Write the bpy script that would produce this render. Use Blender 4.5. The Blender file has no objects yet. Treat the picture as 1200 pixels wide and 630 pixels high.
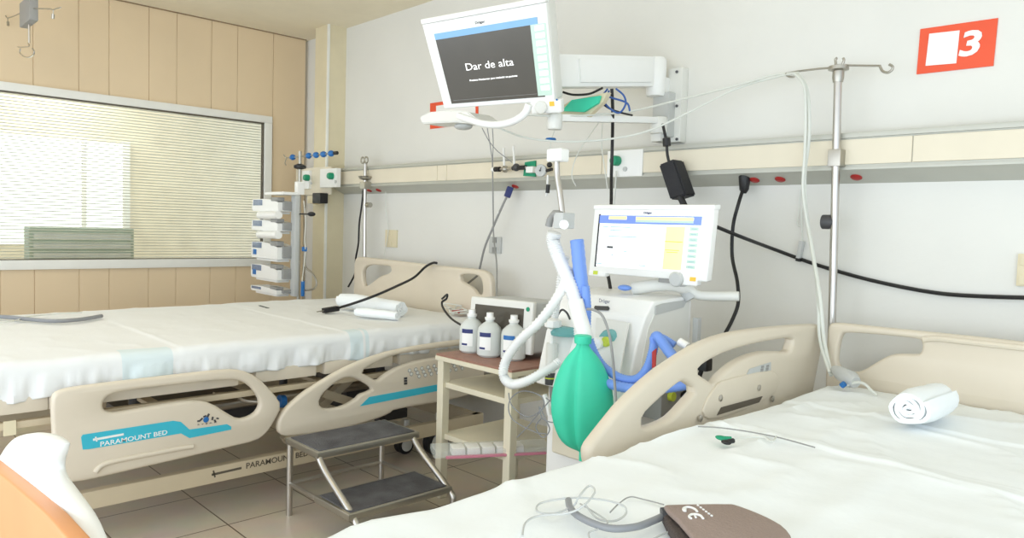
import bpy, bmesh, math, random
from mathutils import Vector, Matrix, noise
random.seed(7)
S = bpy.context.scene
COL = S.collection

# ------------------------------------------------------------------ camera
FPX = 873.677
RX = Vector((0.690, 0.061, -0.721)); RY = Vector((0.723, -0.017, 0.690))
RX.normalize(); RY = (RY - RX * RX.dot(RY)).normalized()
RZ = RX.cross(RY)
CAM = Vector((0, 0, 1.5))
def d_(px, py):
    c = Vector((px - 600.0, py - 315.0, FPX))
    return Vector((RX.dot(c), RY.dot(c), RZ.dot(c)))
cam = bpy.data.cameras.new('camera'); cam.sensor_width = 36; cam.lens = FPX / 1200 * 36
cam.clip_start = 0.02
co = bpy.data.objects.new('camera', cam); COL.objects.link(co); S.camera = co
ex, ey, ez = Vector((RX.x, RY.x, RZ.x)), Vector((RX.y, RY.y, RZ.y)), Vector((RX.z, RY.z, RZ.z))
co.matrix_world = Matrix((( ex.x, -ey.x, -ez.x, 0), (ex.y, -ey.y, -ez.y, 0), (ex.z, -ey.z, -ez.z, 1.5), (0, 0, 0, 1)))

# ------------------------------------------------------------------ light
w = bpy.data.worlds.new('World'); S.world = w; w.use_nodes = True
bg = w.node_tree.nodes['Background']; bg.inputs[0].default_value = (0.86, 0.95, 1.06, 1); bg.inputs[1].default_value = 1.15
S.view_settings.view_transform = 'Standard'; S.view_settings.look = 'None'
S.view_settings.exposure = 0.24; S.view_settings.gamma = 1; S.view_settings.use_curve_mapping = False
XLW = -6.78
def area(name, loc, target, sx, sy, power, color):
    l = bpy.data.lights.new(name, 'AREA'); l.shape = 'RECTANGLE'; l.size = sx; l.size_y = sy; l.energy = power; l.color = color
    o = bpy.data.objects.new(name, l); COL.objects.link(o); o.location = loc
    o.rotation_euler = (Vector(target) - Vector(loc)).to_track_quat('-Z', 'Y').to_euler(); return o
area('window_daylight', (2.2, -0.6, 1.5), (-1.9, 3.6, 1.35), 2.4, 1.8, 30, (0.76, 0.97, 1.06))
area('front_window_daylight', (-1.6, -2.2, 1.4), (-1.9, 3.0, 1.2), 6.5, 2.0, 84, (0.92, 0.975, 1.03))
area('left_warm_fill', (-4.2, 0.7, 3.15), (-4.4, 1.2, 0), 1.8, 1.0, 9, (1.0, 0.88, 0.66))  # added fill that warms the left side; no ceiling fixture is modelled
nl = area('next_room_fill', (XLW - .9, 1.6, 3.0), (XLW - .9, 1.6, 0), 1.0, 1.0, 26, (1.0, 0.98, 0.94)); nl.rotation_euler = (0, 0, 0)  # added fill that brightens the blind from behind, not a visible lamp

# ------------------------------------------------------------------ materials
def lin(c):
    c /= 255.0
    return c / 12.92 if c <= .04045 else ((c + .055) / 1.055) ** 2.4
def mat(name, rgb, rough=.5, metal=0, var=0.03, scale=6, bump=0, bscale=60, emit=0, trans=0, alpha=1, spec=.5):
    m = bpy.data.materials.new(name); m.use_nodes = True; t = m.node_tree; b = t.nodes['Principled BSDF']
    c = [lin(x) for x in rgb]
    tc = t.nodes.new('ShaderNodeTexCoord'); n = t.nodes.new('ShaderNodeTexNoise'); n.inputs['Scale'].default_value = scale
    n.inputs['Detail'].default_value = 3
    t.links.new(tc.outputs['Object'], n.inputs['Vector'])
    r = t.nodes.new('ShaderNodeValToRGB'); r.color_ramp.elements[0].position = .3; r.color_ramp.elements[1].position = .7
    r.color_ramp.elements[0].color = (*[x * (1 - var) for x in c], 1)
    r.color_ramp.elements[1].color = (*[min(1, x * (1 + var)) for x in c], 1)
    t.links.new(n.outputs['Fac'], r.inputs[0]); t.links.new(r.outputs[0], b.inputs['Base Color'])
    b.inputs['Roughness'].default_value = rough; b.inputs['Metallic'].default_value = metal
    b.inputs['Specular IOR Level'].default_value = spec
    if trans: b.inputs['Transmission Weight'].default_value = trans; b.inputs['IOR'].default_value = 1.2
    if alpha < 1: b.inputs['Alpha'].default_value = alpha
    if emit:
        t.links.new(r.outputs[0], b.inputs['Emission Color']); b.inputs['Emission Strength'].default_value = emit
    if bump:
        n2 = t.nodes.new('ShaderNodeTexNoise'); n2.inputs['Scale'].default_value = bscale; n2.inputs['Detail'].default_value = 4
        t.links.new(tc.outputs['Object'], n2.inputs['Vector'])
        bp = t.nodes.new('ShaderNodeBump'); bp.inputs['Strength'].default_value = bump; bp.inputs['Distance'].default_value = .01
        t.links.new(n2.outputs['Fac'], bp.inputs['Height']); t.links.new(bp.outputs[0], b.inputs['Normal'])
    return m
M = dict(
 wall=mat('painted_plaster', (229, 228, 222), .8, bump=.12, bscale=25, var=.02, scale=2),
 ceil=mat('ceiling_paint', (238, 228, 204), .9, bump=.1, var=.02),
 tan=mat('tan_laminate_panel', (230, 208, 174), .55, var=.03, scale=1.5),
 cream_panel=mat('cream_panel', (226, 215, 184), .55),
 railcream=mat('cream_rail_panel', (230, 221, 200), .5, var=.02),
 alu=mat('painted_aluminium', (190, 190, 180), .45, .25),
 edgebrown=mat('brown_edge', (150, 125, 95), .6),
 beyond=mat('pale_cream_wall', (232, 222, 198), .7),
 winframe=mat('white_window_frame', (240, 240, 234), .4),
 blind=mat('blind_slat', (238, 235, 224), .6),
 green_grey=mat('grey_green_metal', (160, 172, 158), .6),
 glow=mat('daylight_window', (245, 250, 250), .5, emit=1.0),
 bed=mat('cream_bed_plastic', (220, 209, 190), .38, var=.015),
 bedmetal=mat('cream_bed_metal', (205, 190, 162), .45),
 deckdark=mat('dark_under_bed_metal', (92, 84, 72), .6),
 sheet=mat('white_bed_sheet', (244, 248, 249), .85, var=.01, bump=.15, bscale=18),
 teal=mat('cyan_decal', (60, 188, 212), .4),
 white=mat('white_plastic', (245, 245, 242), .35, var=.01),
 offwhite=mat('off_white_plastic', (230, 230, 224), .4, var=.02),
 grey=mat('grey_plastic', (150, 150, 148), .5),
 lightgrey=mat('light_grey_plastic', (196, 198, 196), .45),
 black=mat('black_plastic', (28, 28, 30), .45),
 blackfab=mat('black_rubber', (38, 38, 42), .7, bump=.3, bscale=80),
 dark=mat('dark_screen', (78, 74, 66), .18, emit=.18, var=.10, scale=3),
 darkgrey=mat('dark_grey', (70, 70, 72), .5),
 chrome=mat('brushed_steel', (200, 196, 190), .28, 1),
 steel=mat('satin_steel', (176, 172, 162), .35, .9),
 red=mat('orange_red_sign', (236, 88, 52), .5),
 redp=mat('red_plastic', (170, 40, 36), .5),
 green=mat('green_knob', (20, 150, 110), .4),
 bag=mat('green_rubber_bag', (62, 212, 174), .5, var=.05, bump=.2, bscale=12),
 blue=mat('blue_hose', (118, 156, 232), .45),
 bluep=mat('blue_plastic', (36, 110, 180), .4),
 navy=mat('navy_print', (40, 50, 110), .5),
 whosing=mat('translucent_white_hose', (248, 249, 248), .4, alpha=.94),
 clear=mat('clear_plastic', (235, 240, 236), .15, alpha=.28, spec=.6),
 water=mat('saline_bottle_plastic', (236, 240, 236), .25, trans=.22),
 tealclear=mat('teal_clear_plastic', (140, 205, 205), .2, trans=.4),
 cart=mat('cream_painted_metal', (222, 214, 190), .5, var=.04),
 brown=mat('brown_cart_top', (152, 112, 96), .5, var=.12, scale=20),
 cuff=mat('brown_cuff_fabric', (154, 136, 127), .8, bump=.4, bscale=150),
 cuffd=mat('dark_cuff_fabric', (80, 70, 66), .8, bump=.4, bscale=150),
 wood=mat('orange_wood_laminate', (222, 152, 96), .4, var=.05, scale=5),
 yellow=mat('yellow_plastic', (246, 200, 70), .5),
 yellowg=mat('yellow_green_sticker', (200, 214, 70), .5),
 pink=mat('pink_wrap', (208, 130, 150), .5),
 tube=mat('white_tubing', (228, 230, 222), .35, alpha=.9),
 greytube=mat('grey_tubing', (140, 142, 146), .4),
 bluecab=mat('blue_cable', (50, 90, 160), .4),
 scrw=mat('lit_screen_white', (240, 244, 246), .3, emit=.55, var=.02),
 scrb=mat('lit_screen_blue', (112, 138, 230), .3, emit=.35, var=.03),
 scry=mat('lit_screen_yellow', (252, 240, 160), .3, emit=.45, var=.03),
 scrlb=mat('lit_screen_light_blue', (120, 165, 205), .3, emit=.3, var=.03),
 scrg=mat('lit_screen_pale_green', (190, 214, 200), .3, emit=.15, var=.03),
 scrt=mat('lit_screen_text', (250, 250, 248), .3, emit=.6, var=0),
 scrteal=mat('lit_screen_grey_text', (150, 185, 190), .3, emit=.2, var=0),
 pumpscr=mat('pump_screen', (120, 134, 158), .25, var=.2, scale=60),
)
# floor tiles
m = bpy.data.materials.new('floor_tiles'); m.use_nodes = True; t = m.node_tree; b = t.nodes['Principled BSDF']
tc = t.nodes.new('ShaderNodeTexCoord'); mp = t.nodes.new('ShaderNodeMapping')
mp.inputs['Location'].default_value = (0.24, -0.075, 0); t.links.new(tc.outputs['Object'], mp.inputs['Vector'])
br = t.nodes.new('ShaderNodeTexBrick'); br.offset = 0; br.squash = 1
br.inputs['Scale'].default_value = 1; br.inputs['Brick Width'].default_value = .47; br.inputs['Row Height'].default_value = .475
br.inputs['Mortar Size'].default_value = .004; br.inputs['Mortar Smooth'].default_value = .2
br.inputs['Color1'].default_value = (lin(214), lin(202), lin(184), 1); br.inputs['Color2'].default_value = (lin(208), lin(196), lin(177), 1)
br.inputs['Mortar'].default_value = (lin(110), lin(96), lin(80), 1)
t.links.new(mp.outputs[0], br.inputs['Vector'])
nz = t.nodes.new('ShaderNodeTexNoise'); nz.inputs['Scale'].default_value = 5; nz.inputs['Detail'].default_value = 6
mx = t.nodes.new('ShaderNodeMix'); mx.data_type = 'RGBA'; mx.blend_type = 'MULTIPLY'; mx.inputs[0].default_value = .25
t.links.new(tc.outputs['Object'], nz.inputs['Vector']); t.links.new(br.outputs[0], mx.inputs[6]); t.links.new(nz.outputs['Color'], mx.inputs[7])
t.links.new(mx.outputs[2], b.inputs['Base Color']); b.inputs['Roughness'].default_value = .35
M['floor'] = m
# stool tread: worn black rubber
m = mat('worn_rubber_tread', (84, 84, 88), .7, var=.35, scale=9, bump=.4, bscale=120); M['tread'] = m

# ------------------------------------------------------------------ geometry helpers
def P(px, py, X=None, Y=None, Z=None):
    r = d_(px, py)
    k = X / r.x if X is not None else Y / r.y if Y is not None else (Z - 1.5) / r.z
    return CAM + r * k
def V(*a): return Vector(a)
class MB:
    def __init__(s): s.bm = bmesh.new()
    def add(s, other):
        me = bpy.data.meshes.new('t'); other.to_mesh(me); other.free(); s.bm.from_mesh(me); bpy.data.meshes.remove(me); return s
    def boxm(s, mtx, bev=0, seg=2):
        b2 = bmesh.new(); bmesh.ops.create_cube(b2, size=1, matrix=mtx)
        if bev: bmesh.ops.bevel(b2, geom=b2.edges[:] , offset=bev, segments=seg, profile=.7, affect='EDGES')
        return s.add(b2)
    def box(s, a, b, bev=0, seg=2):
        a, b = Vector(a), Vector(b); c = (a + b) / 2; q = b - a
        return s.boxm(Matrix.Translation(c) @ Matrix.Diagonal((abs(q.x), abs(q.y), abs(q.z), 1)), bev, seg)
    def beam(s, p0, p1, wd, ht, bev=0, up=(0, 0, 1)):
        p0, p1 = Vector(p0), Vector(p1); x = (p1 - p0); L = x.length; x.normalize()
        y = Vector(up).cross(x).normalized(); z = x.cross(y)
        R = Matrix((x, y, z)).transposed().to_4x4()
        return s.boxm(Matrix.Translation((p0 + p1) / 2) @ R @ Matrix.Diagonal((L, wd, ht, 1)), bev)
    def tube(s, pts, r, n=8, closed=False, cap=True):
        pts = [Vector(p) for p in pts]; rs = r if isinstance(r, (list, tuple)) else [r] * len(pts)
        b = s.bm; N = len(pts); rings = []; u = None
        for i, p in enumerate(pts):
            if closed: tg = pts[(i + 1) % N] - pts[i - 1]
            else: tg = pts[min(i + 1, N - 1)] - pts[max(i - 1, 0)]
            if tg.length < 1e-9: tg = V(0, 0, 1)
            tg.normalize()
            if u is None: u = tg.orthogonal().normalized()
            u = (u - tg * u.dot(tg));
            u = u.normalized() if u.length > 1e-6 else tg.orthogonal().normalized()
            v = tg.cross(u)
            rings.append([b.verts.new(p + (u * math.cos(k * math.tau / n) + v * math.sin(k * math.tau / n)) * rs[i]) for k in range(n)])
        for i in range(N if closed else N - 1):
            A, B = rings[i], rings[(i + 1) % N]
            for k in range(n): b.faces.new((A[k], A[(k + 1) % n], B[(k + 1) % n], B[k]))
        if cap and not closed: b.faces.new(rings[0][::-1]); b.faces.new(rings[-1])
        return s
    def cyl(s, p0, p1, r, n=20, r2=None): return s.tube([p0, p1], [r, r if r2 is None else r2], n)
    def ball(s, c, r, sc=(1, 1, 1), n=12):
        b2 = bmesh.new(); bmesh.ops.create_uvsphere(b2, u_segments=n * 2, v_segments=n, radius=r,
            matrix=Matrix.Translation(c) @ Matrix.Diagonal((*sc, 1))); return s.add(b2)
    def lathe(s, c, prof, n=24, axis=(0, 0, 1), sy=1):
        z = Vector(axis).normalized(); x = z.orthogonal().normalized(); y = z.cross(x); b = s.bm; rings = []
        for (r, h) in prof:
            rings.append([b.verts.new(Vector(c) + z * h + (x * math.cos(k * math.tau / n) + y * math.sin(k * math.tau / n) * sy) * max(r, 1e-4)) for k in range(n)])
        for A, B in zip(rings, rings[1:]):
            for k in range(n): b.faces.new((A[k], A[(k + 1) % n], B[(k + 1) % n], B[k]))
        b.faces.new(rings[0][::-1]); b.faces.new(rings[-1]); return s
    def prism(s, pts, off):
        b = s.bm; A = [b.verts.new(Vector(p)) for p in pts]; B = [b.verts.new(Vector(p) + Vector(off)) for p in pts]; n = len(A)
        b.faces.new(A[::-1]); b.faces.new(B)
        for k in range(n): b.faces.new((A[k], A[(k + 1) % n], B[(k + 1) % n], B[k]))
        return s
    def plate(s, outer, holes, f, th, bev=0.0, smooth=0):
        """flat plate with holes: 2-D outlines, f maps (u, v, w) to the world"""
        cu = bpy.data.curves.new('c', 'CURVE'); cu.dimensions = '2D'; cu.fill_mode = 'BOTH'
        cu.extrude = max(th / 2 - bev, 1e-4); cu.bevel_depth = bev; cu.bevel_resolution = 2; cu.offset = -bev
        for pts in [outer] + list(holes):
            pts = chaikin(pts, smooth) if smooth else pts
            sp = cu.splines.new('POLY'); sp.points.add(len(pts) - 1); sp.use_cyclic_u = True
            for q, p in zip(sp.points, pts): q.co = (p[0], p[1], 0, 1)
        return s.curve(cu, f)
    def text(s, body, size, f, th=.001, bold=0.0, align='LEFT', shear=0, sx=1):
        cu = bpy.data.curves.new('c', 'FONT'); cu.body = body; cu.size = size; cu.extrude = th / 2; cu.offset = bold
        cu.align_x = align; cu.shear = shear; cu.resolution_u = 3
        return s.curve(cu, lambda u, v, w_: f(u * sx, v, w_))
    def curve(s, cu, f):
        o = bpy.data.objects.new('c', cu); me = bpy.data.meshes.new_from_object(o)
        for v in me.vertices: v.co = f(v.co.x, v.co.y, v.co.z)
        b2 = bmesh.new(); b2.from_mesh(me); bmesh.ops.remove_doubles(b2, verts=b2.verts[:], dist=1e-5)
        bpy.data.objects.remove(o); bpy.data.curves.remove(cu); bpy.data.meshes.remove(me)
        bmesh.ops.recalc_face_normals(b2, faces=b2.faces[:]); return s.add(b2)
    def build(s, name, material, parent=None, label=None, ang=38):
        bmesh.ops.recalc_face_normals(s.bm, faces=s.bm.faces[:])
        off = wpos(parent)
        if off.length: bmesh.ops.translate(s.bm, verts=s.bm.verts[:], vec=-off)
        me = bpy.data.meshes.new(name); s.bm.to_mesh(me); s.bm.free(); me.materials.append(M[material])
        me.shade_smooth(); me.set_sharp_from_angle(angle=math.radians(ang))
        o = bpy.data.objects.new(name, me); COL.objects.link(o)
        if parent: o.parent = parent
        if label: o['label'] = label
        return o
def wpos(o):
    p = Vector((0, 0, 0))
    while o is not None: p += o.location; o = o.parent
    return p
def chaikin(pts, it):
    pts = [Vector(p) for p in pts]
    for _ in range(it):
        q = []
        for i in range(len(pts)):
            a, b_ = pts[i], pts[(i + 1) % len(pts)]; q += [a * .75 + b_ * .25, a * .25 + b_ * .75]
        pts = q
    return pts
def spl(pts, k=6):
    pts = [Vector(p) for p in pts]; out = []; n = len(pts)
    for i in range(n - 1):
        p0, p1, p2, p3 = pts[max(i - 1, 0)], pts[i], pts[i + 1], pts[min(i + 2, n - 1)]
        for j in range(k):
            t_ = j / k
            out.append(.5 * ((2 * p1) + (p2 - p0) * t_ + (2 * p0 - 5 * p1 + 4 * p2 - p3) * t_ ** 2 + (3 * p1 - p0 - 3 * p2 + p3) * t_ ** 3))
    return out + [pts[-1]]
def thing(name, label, cat, loc=(0, 0, 0), group=None):
    o = bpy.data.objects.new(name, None); COL.objects.link(o); o.location = loc; o.empty_display_size = .05
    o['label'] = label; o['category'] = cat
    if group: o['group'] = group
    return o
def tag(o, label, cat, group=None, kind=None):
    if label: o['label'] = label
    if cat: o['category'] = cat
    if group: o['group'] = group
    if kind: o['kind'] = kind
    return o
def struct(name, mb, material, label=None):
    o = mb.build(name, material); o['kind'] = 'structure'
    if label: o['label'] = label
    return o
def cable(name, label, cat, pts, r, material, k=6, parent=None, group=None, n=8):
    o = MB().tube(spl(pts, k), r, n).build(name, material, parent)
    if parent is None: tag(o, label, cat, group)
    elif label: o['label'] = label
    return o
def px(lst, **kw): return [P(a, b_, **kw) for a, b_ in lst]

# ------------------------------------------------------------------ room
D = 3.65                                   # back wall
colr = P(407, 33, Y=D); ZC = colr.z        # ceiling height
ridge = P(381.5, 29.5, Z=ZC); XL = P(358.8, 46.7, Z=ZC).x
struct('floor', MB().box((-9.4, -1.5, -.1), (2.5, D + .1, 0)), 'floor')
struct('ceiling', MB().box((XL - .15, -1.2, ZC), (2.0, D + .1, ZC + .1)), 'ceil')
struct('wall_back', MB().box((XL - .15, D, 0), (2.5, D + .12, ZC)), 'wall')
wt, wb_, wr = P(0, 105.6, X=XL).z, P(150, 303.5, X=XL).z, P(309, 144.4, X=XL).y   # glass opening
wl = -0.55
groove = [P(x_, 340, X=XL).y for x_ in (0.5, 40.5, 93, 128, 174, 206, 246, 276)]
g0 = groove[0]
ys = [-1.2, -.95, -.6, -.35, .0, .25, .6, .85] + groove + [P(320, 100, X=XL).y, P(358.5, 60, X=XL).y]
ys = sorted(ys)
mb = MB()
mb.box((XL - .12, -1.2, 0), (XL - .008, ys[-1], wb_ - .05)); mb.box((XL - .12, -1.2, wt + .05), (XL - .008, ys[-1], ZC))
mb.box((XL - .12, wr + .05, wb_ - .05), (XL - .008, ys[-1], wt + .05)); mb.box((XL - .12, -1.2, wb_ - .05), (XL - .03, wl - .05, wt + .05))
for a, b2 in zip(ys, ys[1:]):
    g = .0018
    if b2 < wl or a > wr: spans = [(0, ZC)]
    else: spans = [(0, wb_ - .05), (wt + .05, ZC)]
    for z0, z1 in spans: mb.box((XL - .03, a + g, z0), (XL, b2 - g, z1), .002, 1)
    if a < wr < b2: mb.box((XL - .03, wr + .05, wb_ - .06), (XL, b2 - g, wt + .06))
    if a < wl < b2: mb.box((XL - .03, a + g, wb_ - .06), (XL, wl - .05, wt + .06))
struct('wall_left', mb, 'tan')
# boxed-in column in the corner
mb = MB().box((P(368, 33, Z=ZC).x, ridge.y, 0), (colr.x - .01, D, ZC)); struct('trim_1', mb, 'cream_panel', 'cream boxed-in column in the corner of the room')
struct('trim_2', MB().box((colr.x - .022, ridge.y - .006, 0), (colr.x - .002, ridge.y + .012, ZC)), 'winframe', 'white corner strip on the column')
struct('trim_3', MB().beam((XL + .006, -1.2, ZC - .008), (XL + .006, P(358.8, 46.7, X=XL).y, ZC - .004), .008, .008), 'edgebrown', 'thin dark line where the panelling meets the ceiling')
# window
fr = MB(); FW = .075
fr.box((XL - .05, wl - FW, wt), (XL + .03, wr + FW, wt + FW - .01), .008); fr.box((XL - .05, wl - FW, wb_ - FW), (XL + .03, wr + FW, wb_), .008)
fr.box((XL - .049, wr, wb_ - .001), (XL + .029, wr + FW, wt + .001), .008); fr.box((XL - .049, wl - FW, wb_ - .001), (XL + .029, wl, wt + .001), .008)
win = struct('window_1', fr, 'winframe')
sg = MB(); t_ = .010
sg.box((XL - .03, wl, wt - t_), (XL + .012, wr, wt)); sg.box((XL - .03, wl, wb_), (XL + .012, wr, wb_ + t_ * .6)); sg.box((XL - .03, wr - t_, wb_), (XL + .012, wr, wt))
sg.build('gasket', 'deckdark', win, 'dark rubber seal around the pane')
sl = MB(); z = wb_ + .015
while z < wt - .008:
    sl.boxm(Matrix.Translation((XL - .04, (wl + wr) / 2, z)) @ Matrix.Rotation(math.radians(-38), 4, 'Y') @ Matrix.Diagonal((  .011, wr - wl - .02, .0012, 1))); z += .0245
0; sl.build('venetian_blind', 'blind', win, 'fine cream slats between the panes')
gl = mat('window_glass', (240, 244, 240), .03, trans=1.0); M['glass'] = gl; gl.node_tree.nodes['Principled BSDF'].inputs['IOR'].default_value = 1.02
MB().box((XL - .012, wl, wb_), (XL - .008, wr, wt)).build('pane', 'glass', win)
# the room behind the window
XB = XL - 1.6
struct('wall_beyond', MB().box((XB - .1, -2.0, 0), (XB, D + 2.2, ZC)), 'beyond', 'cream wall of the next room seen through the blind')
a, b2 = P(-60, 157, X=XB), P(144, 284, X=XB)
q0, q1 = P(-100, 150, X=XB + .03), P(146, 283, X=XB + .03)
far = struct('window_2', MB().box((XB, a.y - .5, q1.z - .03), (XB + .012, q1.y, P(100, 165, X=XB).z)), 'glow', 'bright daylit window of the next room')
mu = P(98, 200, X=XB + .03).y; mb = MB().box((XB + .012, mu - .02, q1.z), (XB + .04, mu + .025, P(98, 165, X=XB).z)); mb.box((XB + .012, q1.y - .02, q1.z), (XB + .04, q1.y + .05, P(98, 162, X=XB).z))
mb.build('mullion', 'winframe', far)
p0, p1 = P(34, 266, X=XL - .4), P(157, 303, X=XL - .4)
vent = thing('radiator', 'grey-green ribbed unit behind the lower left of the blind', 'radiator', (XL - .5, (p0.y + p1.y) / 2, 0))
MB().box((XL - .6, p0.y, 0.2), (XL - .4, p1.y, p0.z), .01).build('cabinet', 'green_grey', vent)
mb = MB()
for i in range(14): mb.box((XL - .4, p0.y + .03, .25 + i * .08), (XL - .385, p1.y - .03, .29 + i * .08))
mb.build('grille', 'lightgrey', vent)
MB().box((XL - .58, p0.y + .02, 0), (XL - .42, p1.y - .02, .2)).build('plinth', 'darkgrey', vent)
# screw marks on the panels
for (a, b2), nm in zip(((65, 95), (75, 98)), 'ab'):
    pass

# ------------------------------------------------------------------ bedhead rail on the back wall
RF = D - .125
r_t, r_b, r_u = P(439, 196, Y=RF).z, P(1200, 191.4, Y=RF).z, P(600, 223.4, Y=D).z
x0, x1 = colr.x - .005, 1.6
rail = thing('bedhead_service_rail', 'long cream and grey service rail running along the back wall above the beds', 'wall rail', (x0, D, r_u))
mb = MB().prism([(x0, D, r_u), (x0, RF, r_b), (x0, RF, r_t), (x0, D, r_t + .004)], (x1 - x0, 0, 0)); mb.build('housing', 'alu', rail)
mb = MB(); xs = [x0 + .01, P(513, 200, Y=RF).x, P(524, 200, Y=RF).x, P(706, 190, Y=RF).x, P(753, 190, Y=RF).x, P(1070, 170, Y=RF).x, x1]
for a, b2 in zip(xs, xs[1:]): mb.box((a + .002, RF - .006, r_b + .022), (b2 - .002, RF + .002, r_t - .018), .002, 1)
mb.build('front_panel', 'railcream', rail, 'cream front panels')
MB().box((x0, RF - .012, r_t - .012), (x1, D - .001, r_t + .012), .004).build('top_lip', 'alu', rail)
MB().box((x0, RF - .009, r_b - .002), (x1, RF + .02, r_b + .012), .002).build('bottom_lip', 'alu', rail)
def under(pxx, dz=0):                      # a point on the sloping underside
    k = .55; p = P(pxx, 220, Y=RF + (D - RF) * k); return V(p.x, RF + (D - RF) * k, r_b + (r_u - r_b) * k + dz)
for q in (433, 444, 604, 884, 914, 1003):
    c = under(q); MB().lathe(c + V(0, 0, .004), [(.026, 0), (.026, -.008), (.018, -.014)], 20, (0, .35, 1)).build('socket', 'redp', rail, 'red wall socket')
# gas outlet plates
def gas_plate(x_a, y_a, x_b, y_b, yy, kx, ky, label, depth=.03):
    a, b2 = P(x_a, y_a, Y=yy), P(x_b, y_b, Y=yy)
    g_ = thing('gas_outlet', label, 'gas outlet', (a.x, yy, b2.z))
    MB().box((a.x, yy, b2.z), (b2.x, yy + depth, a.z), .004).build('plate', 'white', g_)
    k = P(kx, ky, Y=yy - .03); MB().lathe((k.x, yy, k.z), [(.030, 0), (.030, -.03), (.024, -.045), (.01, -.047)], 20, (0, 1, 0)).build('knob', 'green', g_)
    MB().cyl((k.x + .06, yy + .001, k.z - .05), (k.x + .06, yy - .008, k.z - .05), .014).build('port', 'lightgrey', g_)
gas_plate(712, 177, 752, 206, RF - .016, 720, 188, 'white gas outlet with green knob behind the hanging power cable', .012)
PY = ridge.y - .045
gas_plate(354, 200, 362, 221, PY, 358, 208, 'narrow white gas outlet with green knob beside the infusion pole', .044)
gas_plate(375, 198, 394, 219, PY, 386, 206, 'white gas outlet with green knob in the corner, right of the narrow one', .044)
a, b2 = P(345, 199, Y=PY + .01), P(394, 222, Y=PY + .01)
o = MB().box((a.x, PY + .026, b2.z - .04), (x0 + .1, PY + .0445, a.z + .01), .003).build('backing_panel', 'railcream'); tag(o, 'cream backing panel crossing the corner column behind the two gas outlets', 'panel')
# outlets on the wall
def wallplate(name, label, pa, pb, material, extra=None, cat='outlet'):
    a, b2 = P(*pa, Y=D), P(*pb, Y=D); g_ = thing(name, label, cat, (a.x, D, b2.z))
    MB().box((a.x, D - .015, b2.z), (b2.x, D, a.z), .004).build('cover_plate', material, g_)
    c = V((a.x + b2.x) / 2, D - .015, (a.z + b2.z) / 2)
    for s_ in (-.3, .3):
        MB().box(c + V(-.02, -.006, s_ * (a.z - b2.z) - .02), c + V(.02, .002, s_ * (a.z - b2.z) + .02), .002).build('switch' if cat == 'switch' else 'socket', extra or material, g_)
wallplate('wall_switch', 'cream switch plate on the back wall above the left headboard', (453, 269), (466, 290), 'cream_panel', None, 'switch')
wallplate('wall_outlet', 'small grey outlet box on the wall right of the left headboard', (575, 277), (588, 297), 'lightgrey', 'grey')
wallplate('wall_outlet', 'cream outlet plate at the right edge of the photo', (1194, 297), (1212, 336), 'cream_panel')

# ------------------------------------------------------------------ number signs
def sign(label, corners, digit):
    q = [P(*c, Y=D - .006) for c in corners]; g_ = thing('bed_number_sign', label, 'sign', (q[0].x, D, q[2].z))
    MB().prism(q, (0, .005, 0)).build('board', 'red', g_)
    return g_, q
g_, q = sign('orange-red sign with white number 3 and a blank white patch on the back wall', [(1078.5, 34), (1169.5, 21), (1164, 77), (1074, 87)], 3)
pt = [P(*c, Y=D - .009) for c in ((1089, 39.5), (1124.5, 35.5), (1120.5, 74), (1084.5, 77))]
MB().prism(pt, (0, .003, 0)).build('paper_patch', 'white', g_, 'blank white patch covering the first digit')
a = P(1121, 66, Y=D - .01); b2 = P(1129, 38, Y=D - .01); hh = (P(1128, 40, Y=D - .01) - P(1124, 68, Y=D - .01)).length
MB().text('3', hh * 1.42, lambda u, v, w_: V(a.x + u + v * .05, D - .0085 - w_, a.z + v), .003, .004, shear=.1, sx=1.25).build('number', 'white', g_, ang=60)
g_, q = sign('orange-red sign mostly hidden behind the hanging monitor', [(504, 121), (560, 113), (560, 144), (504, 151)], 2)
pt = [P(*c, Y=D - .009) for c in ((511, 124), (557, 117), (557, 142), (511, 147))]
MB().prism(pt, (0, .003, 0)).build('paper_patch', 'white', g_)

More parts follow.
